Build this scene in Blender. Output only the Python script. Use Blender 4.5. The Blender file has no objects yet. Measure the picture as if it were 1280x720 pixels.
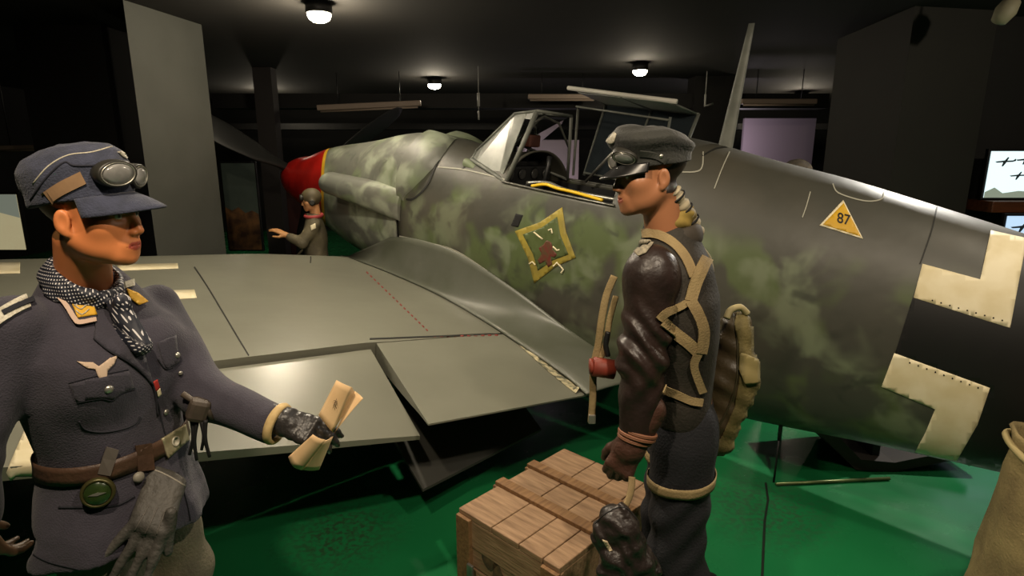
import bpy, bmesh, math, random
import numpy as np
from mathutils import Vector, Matrix, noise
from mathutils.bvhtree import BVHTree
from mathutils.geometry import delaunay_2d_cdt, tessellate_polygon
random.seed(7); rng = np.random.default_rng(5)
COL = bpy.context.scene.collection
PI = math.pi

# ------------------------------------------------------------------ camera
F = 733.0
PITCH = math.atan(165 / F)
CP, SP = math.cos(PITCH), math.sin(PITCH)
EYE = Vector((0, 0, 1.8))
cam_d = bpy.data.cameras.new('camera'); cam = bpy.data.objects.new('camera', cam_d); COL.objects.link(cam)
cam.location = EYE; cam.rotation_euler = (PI / 2 - PITCH, 0, 0)
cam_d.sensor_width = 36; cam_d.lens = 36 * F / 1280; cam_d.clip_start = .05
bpy.context.scene.camera = cam

def ray(u, v):
    a = (u - 640) / F; b = (360 - v) / F
    return Vector((a, CP + b * SP, -SP + b * CP))
def at(u, v, y):
    """world point seen at photo pixel (u, v) at forward distance y"""
    d = ray(u, v); return EYE + d * (y / d.y)
def onz(u, v, z=0.):
    d = ray(u, v); return EYE + d * ((z - EYE.z) / d.z)

# ------------------------------------------------------------------ objects
def link(name, me, mat=None, parent=None, world=None):
    o = bpy.data.objects.new(name, me); COL.objects.link(o)
    if mat is not None: me.materials.append(mat)
    if parent is not None:
        o.parent = parent
        if world is True: o.matrix_parent_inverse = parent.matrix_world.inverted()   # data in world space
    return o
def meta(o, label=None, cat=None, group=None, kind=None):
    if label: o['label'] = label
    if cat: o['category'] = cat
    if group: o['group'] = group
    if kind: o['kind'] = kind
    return o
def empty(name, M=None, label=None, cat=None, group=None, kind=None):
    o = bpy.data.objects.new(name, None); COL.objects.link(o); o.empty_display_size = .1
    if M is not None: o.matrix_world = M if isinstance(M, Matrix) else Matrix.Translation(M)
    bpy.context.view_layer.update()
    return meta(o, label, cat, group, kind)

class MB:
    """vertex/face collector -> one mesh object"""
    def __init__(s): s.v = []; s.f = []; s.sm = []
    def add(s, vs, fs, smooth=False):
        n = len(s.v); s.v += [tuple(p) for p in vs]
        for f in fs: s.f.append([i + n for i in f]); s.sm.append(smooth)
        return s
    def box(s, c, d, M=None, bev=0.):
        c = Vector(c); x, y, z = d[0] / 2, d[1] / 2, d[2] / 2
        if bev > 0:
            bm = bmesh.new(); bmesh.ops.create_cube(bm, size=1)
            for v in bm.verts: v.co = Vector((v.co.x * d[0], v.co.y * d[1], v.co.z * d[2]))
            bmesh.ops.bevel(bm, geom=list(bm.edges), offset=bev, segments=2, affect='EDGES', profile=.5)
            vs = [v.co.copy() for v in bm.verts]; bm.verts.index_update(); fs = [[v.index for v in f.verts] for f in bm.faces]; bm.free()
        else:
            vs = [Vector((i * x, j * y, k * z)) for i in (-1, 1) for j in (-1, 1) for k in (-1, 1)]
            fs = [(0, 1, 3, 2), (4, 6, 7, 5), (0, 4, 5, 1), (2, 3, 7, 6), (0, 2, 6, 4), (1, 5, 7, 3)]
        vs = [(M @ v if M else v) + c for v in vs]
        return s.add(vs, fs)
    def tube(s, pts, r, n=10, cap=True, ry=None, up=None, smooth=True):
        pts = [Vector(p) for p in pts]; m = len(pts)
        rs = r if hasattr(r, '__len__') else [r] * m
        t0 = (pts[1] - pts[0]).normalized()
        a = Vector(up) if up is not None else (Vector((0, 0, 1)) if abs(t0.z) < .9 else Vector((1, 0, 0)))
        vs = []
        x = t0.cross(a).normalized()
        for i in range(m):
            t = (pts[min(i + 1, m - 1)] - pts[max(i - 1, 0)])
            t = t.normalized() if t.length > 1e-9 else t0
            if up is not None: x = t.cross(Vector(up)).normalized()
            else: x = (x - t * x.dot(t)).normalized()
            y = t.cross(x)
            q = 1 if ry is None else ry
            for k in range(n):
                an = 2 * PI * k / n
                vs.append(pts[i] + x * (math.cos(an) * rs[i]) + y * (math.sin(an) * rs[i] * q))
        fs = [(i * n + k, i * n + (k + 1) % n, (i + 1) * n + (k + 1) % n, (i + 1) * n + k) for i in range(m - 1) for k in range(n)]
        if cap: fs += [tuple(range(n))[::-1], tuple((m - 1) * n + k for k in range(n))]
        return s.add(vs, fs, smooth)
    def lathe(s, prof, M=None, n=32, smooth=True):
        """prof: (radius, height) about local z"""
        vs = []
        for r, h in prof:
            for k in range(n):
                a = 2 * PI * k / n; v = Vector((r * math.cos(a), r * math.sin(a), h)); vs.append(M @ v if M else v)
        m = len(prof)
        fs = [(i * n + k, i * n + (k + 1) % n, (i + 1) * n + (k + 1) % n, (i + 1) * n + k) for i in range(m - 1) for k in range(n)]
        if prof[0][0] > 1e-6: fs.append(tuple(range(n))[::-1])
        if prof[-1][0] > 1e-6: fs.append(tuple((m - 1) * n + k for k in range(n)))
        return s.add(vs, fs, smooth)
    def prism(s, poly, ax, ay, o, d):
        """polygon (2D) in frame o+ax*x+ay*y, extruded by vector d"""
        o = Vector(o); ax = Vector(ax); ay = Vector(ay); d = Vector(d)
        a = [o + ax * p[0] + ay * p[1] for p in poly]; b = [p + d for p in a]; n = len(a)
        tr = tessellate_polygon([[Vector((p[0], p[1], 0)) for p in poly]])
        fs = [tuple(t) for t in tr] + [tuple(i + n for i in t[::-1]) for t in tr] + [(i, (i + 1) % n, n + (i + 1) % n, n + i) for i in range(n)]
        return s.add(a + b, fs)
    def grid(s, G, smooth=True, closeu=False, closev=False):
        """G[i][j] points"""
        nu = len(G); nv = len(G[0]); vs = [p for r in G for p in r]
        fs = []
        for i in range(nu if closeu else nu - 1):
            for j in range(nv if closev else nv - 1):
                i2 = (i + 1) % nu; j2 = (j + 1) % nv
                fs.append((i * nv + j, i * nv + j2, i2 * nv + j2, i2 * nv + j))
        return s.add(vs, fs, smooth)
    def mesh(s, name, fix=True):
        me = bpy.data.meshes.new(name); me.from_pydata(s.v, [], s.f)
        me.polygons.foreach_set('use_smooth', s.sm)
        if fix:
            bm = bmesh.new(); bm.from_mesh(me); bmesh.ops.remove_doubles(bm, verts=bm.verts, dist=1e-5)
            bmesh.ops.recalc_face_normals(bm, faces=bm.faces); bm.to_mesh(me); bm.free()
        return me
    def build(s, name, mat, parent=None, world=None, fix=True):
        return link(name, s.mesh(name, fix), mat, parent, world)
    def bvh(s): return BVHTree.FromPolygons(s.v, s.f)

def solid(o, th, off=0.):
    m = o.modifiers.new('solid', 'SOLIDIFY'); m.thickness = th; m.offset = off; return o
def bevel(o, w, n=2):
    m = o.modifiers.new('bevel', 'BEVEL'); m.width = w; m.segments = n; m.limit_method = 'ANGLE'; return o
def hit(bvh, o, d):
    h = bvh.ray_cast(Vector(o), Vector(d).normalized()); return h[0], h[1]

def cdt(poly, step):
    """triangulate a 2D polygon with inner points"""
    B = []
    n = len(poly)
    for i in range(n):
        a = Vector(poly[i]); b = Vector(poly[(i + 1) % n]); k = max(1, int((b - a).length / step + .5))
        for j in range(k): B.append(a.lerp(b, j / k))
    E = [(i, (i + 1) % len(B)) for i in range(len(B))]
    xs = [p[0] for p in poly]; ys = [p[1] for p in poly]
    I = []
    for x in np.arange(min(xs), max(xs), step):
        for y in np.arange(min(ys), max(ys), step):
            ins = False
            for i in range(n):
                x1, y1 = poly[i]; x2, y2 = poly[(i + 1) % n]
                if (y1 > y) != (y2 > y) and x < (x2 - x1) * (y - y1) / (y2 - y1) + x1: ins = not ins
            if ins: I.append(Vector((float(x) + .013 * step, float(y) + .007 * step)))
    r = delaunay_2d_cdt(B + I, E, [], 1, 1e-6)
    return r[0], r[2]

def patch(bvh, poly, rayfn, step, off=.002, th=.0015, mb=None):
    """a thin layer lying on a surface: 2D polygon sent onto the surface along rayfn(x,y)->(origin, direction)"""
    mb = mb or MB(); V, Fc = cdt(poly, step)
    top = []; bot = []; ok = []
    for p in V:
        o, d = rayfn(p.x, p.y); h, nr = hit(bvh, o, d)
        if h is None: ok.append(False); top.append((0, 0, 0)); bot.append((0, 0, 0)); continue
        if nr.dot(d) > 0: nr = -nr
        ok.append(True); top.append(h + nr * (off + th)); bot.append(h + nr * (off - .001))
    fs = [f for f in Fc if all(ok[i] for i in f)]
    if not fs: return mb
    # reject faces that jump across a silhouette
    pts = [Vector(t) for t in top]
    lens = sorted((pts[f[0]] - pts[f[1]]).length for f in fs); lim = lens[len(lens) // 2] * 6 + 1e-4
    fs = [f for f in fs if max((pts[f[i]] - pts[f[i - 1]]).length for i in range(len(f))) < lim]
    cnt = {}
    for f in fs:
        for i in range(len(f)):
            e = (f[i - 1], f[i]); cnt[e] = 1
    n = len(V); fa = [tuple(f) for f in fs] + [tuple(i + n for i in f[::-1]) for f in fs]
    for (a, b) in cnt:
        if (b, a) not in cnt: fa.append((b, a, a + n, b + n))
    used = sorted({i for f in fa for i in f}); ix = {k: i for i, k in enumerate(used)}
    al = top + bot
    return mb.add([al[k] for k in used], [[ix[i] for i in f] for f in fa], True)
def camray(u, v): return EYE, ray(u, v)
def stick(bvh, poly, step=6, off=.002, th=.0015, mb=None):
    return patch(bvh, poly, camray, step, off, th, mb)
def ribbon(pts, w):
    """2D polyline -> 2D strip polygon"""
    P = [Vector(p) for p in pts]; L = []; Rr = []
    ws = list(np.interp(np.linspace(0, 1, len(P)), np.linspace(0, 1, len(w)), w)) if hasattr(w, '__len__') else [w] * len(P)
    for i, p in enumerate(P):
        t = (P[min(i + 1, len(P) - 1)] - P[max(i - 1, 0)]).normalized(); nn = Vector((-t.y, t.x)) * ws[i] / 2
        L.append(tuple(p + nn)); Rr.append(tuple(p - nn))
    return L + Rr[::-1]
def strip(bvh, pts, w, rayfn=None, off=.002, th=.0015, mb=None, na=1):
    """a flat strap lying on a surface along a 2D line; the longest unbroken run is kept"""
    rayfn = rayfn or camray; mb = mb or MB(); P = [Vector(p) for p in pts]; rows = []; cur = []
    ws = list(np.interp(np.linspace(0, 1, len(P)), np.linspace(0, 1, len(w)), w)) if hasattr(w, '__len__') else [w] * len(P)
    for i, p in enumerate(P):
        t = (P[min(i + 1, len(P) - 1)] - P[max(i - 1, 0)]).normalized(); nn = Vector((-t.y, t.x)) * ws[i] / 2; row = []
        for k in range(na + 1):
            q = p + nn * (1 - 2 * k / na); o, d = rayfn(q.x, q.y); h, nr = hit(bvh, o, d)
            if h is None: row = None; break
            if nr.dot(d) > 0: nr = -nr
            row.append((h, nr))
        if row is None: rows.append(cur); cur = []
        else: cur.append(row)
    rows.append(cur); R = max(rows, key=len)
    if len(R) < 2: return mb
    G = [[h + n * (off + th) for h, n in r] + [h + n * (off - .001) for h, n in r][::-1] for r in R]; n = len(G[0])
    base = len(mb.v); mb.grid(G, False, False, True); mb.f.append([base + k for k in range(n)]); mb.f.append([len(mb.v) - n + k for k in range(n)][::-1]); mb.sm += [False, False]
    return mb
def smoothline(pts, n=6):
    P = [Vector(p) for p in pts]; out = []
    for i in range(len(P) - 1):
        p0 = P[max(i - 1, 0)]; p1 = P[i]; p2 = P[i + 1]; p3 = P[min(i + 2, len(P) - 1)]
        for k in range(n):
            t = k / n; out.append(.5 * ((2 * p1) + (p2 - p0) * t + (2 * p0 - 5 * p1 + 4 * p2 - p3) * t * t + (3 * p1 - p0 - 3 * p2 + p3) * t ** 3))
    out.append(P[-1]); return out

# ------------------------------------------------------------------ implicit surfaces (smooth organic forms)
def smin(a, b, k): 
    h = np.clip(.5 + .5 * (b - a) / k, 0, 1); return b + (a - b) * h - k * h * (1 - h)
def smax(a, b, k): return -smin(-a, -b, k)
def s_cone(P, a, b, r1, r2):
    a = np.asarray(a, np.float32); b = np.asarray(b, np.float32); ba = b - a
    t = np.clip(((P - a) @ ba) / max(float(ba @ ba), 1e-9), 0, 1)
    q = P - a - t[..., None] * ba
    return np.sqrt((q * q).sum(-1)) - (r1 + (r2 - r1) * t)
def s_ell(P, c, r, M=None):
    q = P - np.asarray(c, np.float32)
    if M is not None: q = q @ np.asarray(M, np.float32)
    r = np.asarray(r, np.float32); k0 = np.sqrt(((q / r) ** 2).sum(-1)); k1 = np.sqrt(((q / (r * r)) ** 2).sum(-1))
    return k0 * (k0 - 1) / np.maximum(k1, 1e-6)
def s_box(P, c, h, rd=0., M=None):
    q = P - np.asarray(c, np.float32)
    if M is not None: q = q @ np.asarray(M, np.float32)
    q = abs(q) - (np.asarray(h, np.float32) - rd)
    return np.sqrt((np.maximum(q, 0) ** 2).sum(-1)) + np.minimum(q.max(-1), 0) - rd
def s_stack(P, rows, e=2.0):
    """elliptical body: rows (z, cx, cy, rx, ry) ascending z"""
    r = np.array(rows, np.float32); z = P[..., 2]
    cx, cy, rx, ry = [np.interp(z, r[:, 0], r[:, i]) for i in (1, 2, 3, 4)]
    k = (abs((P[..., 0] - cx) / rx) ** e + abs((P[..., 1] - cy) / ry) ** e) ** (1 / e)
    d = (k - 1) * np.minimum(rx, ry)
    return np.maximum(d, np.maximum(r[0, 0] - z, z - r[-1, 0])).astype(np.float32)
def net(F, xs, ys, zs):
    """surface nets on a rectilinear grid"""
    S = F < 0
    nx, ny, nz = F.shape
    C = [(i, j, k) for i in (0, 1) for j in (0, 1) for k in (0, 1)]
    cnt = sum(S[i:nx - 1 + i, j:ny - 1 + j, k:nz - 1 + k].astype(np.int8) for i, j, k in C)
    act = (cnt > 0) & (cnt < 8); I, J, K = np.nonzero(act)
    idx = -np.ones(act.shape, np.int64); idx[I, J, K] = np.arange(len(I))
    acc = np.zeros((len(I), 3)); num = np.zeros(len(I))
    for a in C:
        for ax in range(3):
            if a[ax]: continue
            b = list(a); b[ax] = 1
            fa = F[I + a[0], J + a[1], K + a[2]]; fb = F[I + b[0], J + b[1], K + b[2]]
            m = (fa < 0) != (fb < 0); t = np.where(m, fa / np.where(m, fa - fb, 1), 0)
            p = np.stack([xs[I + a[0]], ys[J + a[1]], zs[K + a[2]]], 1).astype(float)
            q = np.stack([xs[I + b[0]], ys[J + b[1]], zs[K + b[2]]], 1)
            acc += np.where(m[:, None], p + t[:, None] * (q - p), 0); num += m
    V = acc / num[:, None]
    Q = []
    for ax in range(3):
        sl0 = [slice(1, -1)] * 3; sl1 = [slice(1, -1)] * 3; sl0[ax] = slice(0, -1); sl1[ax] = slice(1, None)
        s0 = S[tuple(sl0)]; s1 = S[tuple(sl1)]; ch = s0 != s1; A = list(np.nonzero(ch)); flip = s0[tuple(A)]
        base = [A[k] + (0 if k == ax else 1) for k in range(3)]
        u, w = [(1, 2), (2, 0), (0, 1)][ax]
        def g(du, dw):
            c = [b.copy() for b in base]; c[u] -= du; c[w] -= dw; return idx[c[0], c[1], c[2]]
        q = np.stack([g(1, 1), g(0, 1), g(0, 0), g(1, 0)], 1); q[~flip] = q[~flip][:, ::-1]; Q.append(q)
    return V, np.concatenate(Q)
def implicit(fn, lo, hi, h, axes=None):
    """h: cell size, or axes: explicit coordinate arrays"""
    if axes is None: axes = [np.arange(lo[i], hi[i] + h, h) for i in range(3)]
    xs, ys, zs = [np.asarray(a, np.float32) for a in axes]
    G = np.stack(np.meshgrid(xs, ys, zs, indexing='ij'), -1).astype(np.float32)
    Fv = fn(G); Fv[0] = np.maximum(Fv[0], 1e-3); Fv[-1] = np.maximum(Fv[-1], 1e-3); Fv[:, 0] = np.maximum(Fv[:, 0], 1e-3); Fv[:, -1] = np.maximum(Fv[:, -1], 1e-3); Fv[:, :, 0] = np.maximum(Fv[:, :, 0], 1e-3); Fv[:, :, -1] = np.maximum(Fv[:, :, -1], 1e-3)
    V, Q = net(Fv, xs, ys, zs)
    # one relaxing pass
    for _ in range(2):
        A = np.zeros_like(V); c = np.zeros(len(V))
        for a, b in ((0, 1), (1, 2), (2, 3), (3, 0)):
            np.add.at(A, Q[:, a], V[Q[:, b]]); np.add.at(A, Q[:, b], V[Q[:, a]]); np.add.at(c, Q[:, a], 1); np.add.at(c, Q[:, b], 1)
        V = V * .55 + .45 * A / np.maximum(c, 1)[:, None]
    return V, Q
def nmesh(name, V, Q, smooth=True):
    me = bpy.data.meshes.new(name); me.vertices.add(len(V)); me.vertices.foreach_set('co', V.astype(np.float32).ravel())
    me.loops.add(Q.size); me.polygons.add(len(Q)); me.loops.foreach_set('vertex_index', Q.ravel().astype(np.int32))
    me.polygons.foreach_set('loop_start', np.arange(0, Q.size, 4, dtype=np.int32)); me.polygons.foreach_set('loop_total', np.full(len(Q), 4, np.int32))
    me.polygons.foreach_set('use_smooth', np.full(len(Q), smooth)); me.update(); me.validate(); return me
def vcol(me, C):
    a = me.color_attributes.new('tint', 'FLOAT_COLOR', 'POINT'); c = np.ones((len(C), 4), np.float32); c[:, :3] = C; a.data.foreach_set('color', c.ravel())
def vbvh(V, Q): return BVHTree.FromPolygons([tuple(v) for v in V], [tuple(int(i) for i in q) for q in Q])
def wob(P, s, seed=0.):
    """cheap smooth noise from sines"""
    x, y, z = [P[..., i] * s for i in range(3)]
    return (np.sin(x * 1.3 + 1.7 * np.sin(y * .9 + seed) + seed) * np.cos(y * 1.1 + 1.3 * np.sin(z * 1.2 + 2 * seed)) + np.sin(z * 1.7 + 1.1 * np.sin(x * .8 - seed)) * .6)

# ------------------------------------------------------------------ materials
def lin(c):
    if isinstance(c, str): c = [int(c[i:i + 2], 16) for i in (0, 2, 4)]
    return tuple(((x / 255) / 12.92 if x / 255 <= .04045 else ((x / 255 + .055) / 1.055) ** 2.4) for x in c) + (1,)
MATS = {}
def mat(name, c, rough=.6, metal=0., c2=None, ns=8., bump=0., bs=60., emit=None, es=0., trans=0., coat=0., rv=0., tint=False, thr=None, detail=4., spec=.5, sheen=0., stretch=None, ior=1.45, alpha=1.):
    if name in MATS: return MATS[name]
    m = bpy.data.materials.new(name); m.use_nodes = True; N = m.node_tree; b = N.nodes['Principled BSDF']; L = N.links
    b.inputs['Base Color'].default_value = lin(c); b.inputs['Roughness'].default_value = rough; b.inputs['Metallic'].default_value = metal
    b.inputs['Specular IOR Level'].default_value = spec; b.inputs['IOR'].default_value = ior; b.inputs['Alpha'].default_value = alpha
    if coat: b.inputs['Coat Weight'].default_value = coat; b.inputs['Coat Roughness'].default_value = .15
    if trans: b.inputs['Transmission Weight'].default_value = trans
    if sheen: b.inputs['Sheen Weight'].default_value = sheen
    if emit: b.inputs['Emission Color'].default_value = lin(emit); b.inputs['Emission Strength'].default_value = es
    tc = N.nodes.new('ShaderNodeTexCoord'); mp = N.nodes.new('ShaderNodeMapping'); L.new(tc.outputs['Object'], mp.inputs['Vector'])
    if stretch: mp.inputs['Scale'].default_value = stretch
    if c2 is not None:
        nz = N.nodes.new('ShaderNodeTexNoise'); nz.inputs['Scale'].default_value = ns; nz.inputs['Detail'].default_value = detail; L.new(mp.outputs[0], nz.inputs['Vector'])
        rp = N.nodes.new('ShaderNodeValToRGB'); t = thr or (.35, .65)
        rp.color_ramp.elements[0].position = t[0]; rp.color_ramp.elements[1].position = t[1]
        rp.color_ramp.elements[0].color = lin(c); rp.color_ramp.elements[1].color = lin(c2)
        L.new(nz.outputs['Fac'], rp.inputs[0]); L.new(rp.outputs[0], b.inputs['Base Color'])
        if rv:
            mr = N.nodes.new('ShaderNodeMapRange'); mr.inputs['To Min'].default_value = rough - rv; mr.inputs['To Max'].default_value = rough + rv
            L.new(nz.outputs['Fac'], mr.inputs['Value']); L.new(mr.outputs[0], b.inputs['Roughness'])
    if tint:
        at_ = N.nodes.new('ShaderNodeVertexColor'); at_.layer_name = 'tint'; L.new(at_.outputs['Color'], b.inputs['Base Color'])
    if bump:
        n2 = N.nodes.new('ShaderNodeTexNoise'); n2.inputs['Scale'].default_value = bs; n2.inputs['Detail'].default_value = 3; L.new(mp.outputs[0], n2.inputs['Vector'])
        bp = N.nodes.new('ShaderNodeBump'); bp.inputs['Strength'].default_value = bump; bp.inputs['Distance'].default_value = .01
        L.new(n2.outputs['Fac'], bp.inputs['Height']); L.new(bp.outputs[0], b.inputs['Normal'])
    MATS[name] = m; return m
# ================================================================== AIRCRAFT
def camo(name, top='3b3b34', pale='69725a', green='4a5634', dark='292b25', zt=.42, amount=.5, rough=.5):
    m = bpy.data.materials.new(name); m.use_nodes = True; N = m.node_tree; L = N.links; b = N.nodes['Principled BSDF']
    tc = N.nodes.new('ShaderNodeTexCoord'); sx = N.nodes.new('ShaderNodeSeparateXYZ'); L.new(tc.outputs['Object'], sx.inputs[0])
    def noise_(s, d, off, dist=0.):
        mp = N.nodes.new('ShaderNodeMapping'); mp.inputs['Location'].default_value = off; L.new(tc.outputs['Object'], mp.inputs[0])
        n = N.nodes.new('ShaderNodeTexNoise'); n.inputs['Scale'].default_value = s; n.inputs['Detail'].default_value = d; n.inputs['Distortion'].default_value = dist; L.new(mp.outputs[0], n.inputs['Vector']); return n.outputs['Fac']
    def ramp(x, a, c):
        r = N.nodes.new('ShaderNodeMapRange'); r.interpolation_type = 'SMOOTHSTEP'; r.inputs['From Min'].default_value = a; r.inputs['From Max'].default_value = c; L.new(x, r.inputs['Value']); return r.outputs[0]
    def mul(x, y):
        n = N.nodes.new('ShaderNodeMath'); n.operation = 'MULTIPLY'; L.new(x, n.inputs[0])
        if isinstance(y, float): n.inputs[1].default_value = y
        else: L.new(y, n.inputs[1])
        return n.outputs[0]
    def add_(x, y):
        n = N.nodes.new('ShaderNodeMath'); n.operation = 'ADD'; L.new(x, n.inputs[0]); L.new(y, n.inputs[1]); return n.outputs[0]
    def mix(f, a, c):
        n = N.nodes.new('ShaderNodeMix'); n.data_type = 'RGBA'; L.new(f, n.inputs[0])
        for i, q in ((6, a), (7, c)):
            if isinstance(q, str): n.inputs[i].default_value = lin(q)
            else: L.new(q, n.inputs[i])
        return n.outputs[2]
    zz = add_(sx.outputs['Z'], mul(noise_(2.5, 2, (3, 1, 0)), .25))
    side = ramp(zz, zt + .16, zt - .02)
    f1 = mul(mul(ramp(noise_(3.6, 3, (.3, 0, .2), .4), .47, .66), side), .85)
    f2 = mul(ramp(noise_(3.0, 2, (7, 2, 5), .3), .50, .62), side)
    f3 = mul(mul(ramp(noise_(6.5, 2, (1, 9, 4), .5), .56, .74), side), .7)
    c = mix(f2, top, green); c = mix(f1, c, pale); c = mix(f3, c, dark)
    f4 = mul(ramp(noise_(1.6, 5, (0, 4, 0)), .4, .75), .35); c = mix(f4, c, '5a5448')
    L.new(c, b.inputs['Base Color']); b.inputs['Roughness'].default_value = rough
    mr = N.nodes.new('ShaderNodeMapRange'); mr.inputs['To Min'].default_value = rough - .12; mr.inputs['To Max'].default_value = rough + .12; L.new(noise_(5, 4, (2, 2, 2)), mr.inputs[0]); L.new(mr.outputs[0], b.inputs['Roughness'])
    bp = N.nodes.new('ShaderNodeBump'); bp.inputs['Strength'].default_value = .25; bp.inputs['Distance'].default_value = .012; L.new(noise_(7, 2, (0, 0, 0)), bp.inputs['Height']); L.new(bp.outputs[0], b.inputs['Normal'])
    return m
M_camo = camo('camouflage_paint')
M_cowl = camo('cowling_paint', top='62645c', pale='99a18d', green='6f7a60', dark='44473f', zt=.75)
M_wing = mat('wing_paint', '77776a', .32, c2='6a6a5e', ns=1.6, bump=.3, bs=2.6, rv=.06, thr=(.3, .75))
M_fil = mat('fillet_paint', '5a5c53', .42, c2='4c4f43', ns=3, bump=.15, bs=5)
M_white = mat('marking_white', 'ddd3b4', .55, c2='cfc29c', ns=9)
M_black = mat('marking_black', '0d0d0d', .5)
M_dark = mat('dark_steel', '101112', .5, c2='1a1a1a', ns=6)
M_void = mat('interior_black', '060606', .8)
M_metal = mat('worn_metal', '8d8c84', .35, metal=.7, c2='6c6c66', ns=20)
M_frame = mat('frame_grey', '6e716a', .45, c2='5a5d57', ns=9)
M_glass = mat('clear_perspex', 'd8dcd8', .06, trans=1., ior=1.1)
M_sealant = mat('chipped_sealant', 'b3a988', .5, c2='55564a', ns=28, thr=(.42, .58))
M_line = mat('panel_gap', '1c1c19', .7)
M_lline = mat('pale_panel_edge', '98978a', .6)
M_red = mat('spinner_red', 'a81a12', .38, c2='8f140e', ns=6)
M_yel = mat('marking_yellow', 'c9a02a', .5, c2='b98f22', ns=10)
M_blade = mat('propeller_black_green', '0b0c0a', .5, c2='0f100d', ns=4)
M_walk = mat('walkway_red', '8a3a34', .6)

PM = Matrix.Translation((-2.6, 7.0, 1.63)) @ Matrix.Rotation(math.radians(-43), 4, 'Z') @ Matrix.Rotation(math.radians(6.5), 4, 'Y')
PI_ = PM.inverted()
def LP(X, Y, Z): return Vector((X, -Y, Z))
def WP(X, Y, Z): return PM @ LP(X, Y, Z)
craft = empty('fighter_aircraft', PM, 'grey-green camouflaged propeller fighter aircraft with red nose and open cockpit', 'aircraft')
def loc(mb): 
    mb.v = [tuple(PI_ @ Vector(v)) for v in mb.v]; return mb

XS = np.array([.65, .9, 1.2, 1.6, 2.0, 2.3, 2.6, 3.0, 3.4, 3.8, 4.2, 4.6, 5.0, 5.4, 5.8, 6.2, 6.6, 7.0, 7.6, 8.3, 8.9])
TOPZ = np.array([.23, .33, .416, .481, .559, .636, .666, .640, .585, .64, .74, .85, .842, .773, .727, .654, .578, .5, .431, .36, .30])
BOTZ = np.array([-.3, -.374, -.462, -.561, -.605, -.638, -.663, -.673, -.684, -.70, -.74, -.80, -.80, -.745, -.668, -.577, -.50, -.43, -.30, -.1, .02])
WID = np.interp(XS, [.65, 1.2, 1.6, 2.2, 3., 4.5, 5.5, 6.5, 7.5, 8.3, 8.9], [.34, .39, .40, .44, .46, .46, .42, .35, .24, .12, .04])
def smooth_interp(x, X, Yv):
    return float(np.mean([np.interp(x + d, X, Yv) for d in (-.16, -.1, -.05, 0, .05, .1, .16)]))
def fus(X, th, off=0.):
    tp = smooth_interp(X, XS, TOPZ); bt = smooth_interp(X, XS, BOTZ); w = smooth_interp(X, XS, WID)
    zc = (tp + bt) / 2; h = (tp - bt) / 2; c, s = math.cos(th), math.sin(th); e = 2 / 2.25
    return LP(X, (w + off) * math.copysign(abs(c) ** e, c), zc + (h + off) * math.copysign(abs(s) ** e, s))
def th_sill(X):
    lo_, hi_ = 0., PI / 2
    for _ in range(30):
        m_ = (lo_ + hi_) / 2
        if fus(X, m_).z < .425: lo_ = m_
        else: hi_ = m_
    return lo_
def ring(X, n=96, off=0.):
    q = n // 4; k0 = q // 2 + 2; ts = th_sill(X) if 2.6 < X < 6.9 else PI / 2 * k0 / q
    if X >= 6.0: ts = ts + (PI / 2 * k0 / q - ts) * min(1, (X - 6.0) / .9)
    out = []
    for k in range(n):
        if k <= q: t = ts * k / k0 if k <= k0 else ts + (PI / 2 - ts) * (k - k0) / (q - k0)
        elif k <= 2 * q:
            kk = 2 * q - k; t = PI - (ts * kk / k0 if kk <= k0 else ts + (PI / 2 - ts) * (kk - k0) / (q - k0))
        else: t = 2 * PI * k / n
        out.append(fus(X, t, off))
    return out

# rear fuselage with a cockpit opening
mb = MB(); NR = 96
xs = sorted(set([round(x, 3) for x in np.arange(2.72, 8.9, .07)] + [3.80, 4.72, 8.9]))
G = [ring(x) for x in xs]
vs = [p for r in G for p in r]; fs = []
SILL = .425
for i in range(len(xs) - 1):
    for k in range(NR):
        k2 = (k + 1) % NR; q = (i * NR + k, i * NR + k2, (i + 1) * NR + k2, (i + 1) * NR + k)
        c = sum((vs[j] for j in q), Vector()) / 4
        if 3.80 <= c.x <= 4.72 and 14 <= k <= 33: continue
        fs.append(q)
fs.append(tuple(range((len(xs) - 1) * NR, len(xs) * NR)))
mb.add(vs, fs, True)
fuselage = mb.build('fuselage', M_camo, craft); solid(fuselage, .012, -1)
FB = BVHTree.FromPolygons([PM @ Vector(v) for v in mb.v], mb.f)
# cowling
mb = MB(); xs2 = [x for x in np.arange(.66, 2.67, .06)] + [2.675]
G = [ring(x) for x in xs2]
# front edge cut on a slant, as the painted nose ring runs
def slant(p): return .80 + .95 * max(0., (-p.y)) * (1 if p.z > -.2 else 1)
mb.grid(G, True, False, True); mb.f.append(list(range(NR))[::-1]); mb.sm.append(False)
cowl = mb.build('engine_cowling', M_cowl, craft); solid(cowl, .02, -1)
mb2 = MB().add(mb.v, mb.f); CB = BVHTree.FromPolygons([PM @ Vector(v) for v in mb2.v], mb2.f)
# firewall in the gap
m = MB(); m.grid([ring(x, 48, -.03) for x in (2.66, 2.74)], True, False, True); m.build('firewall_ring', M_void, craft)

# spinner with painted ring
m = MB(); prof = []
for i in range(25):
    a = i / 24 * PI / 2; prof.append((.33 * math.sin(a) ** .8, -.55 * math.cos(a) + .66))
G = []
for r, h in prof:
    row = []
    for k in range(48):
        a = 2 * PI * k / 48; row.append(Vector((h, r * math.cos(a), -.035 + (r * .82) * math.sin(a))))
    G.append(row)
m.grid(G, True, False, True); spinner = m.build('spinner', M_red, craft)
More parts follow.
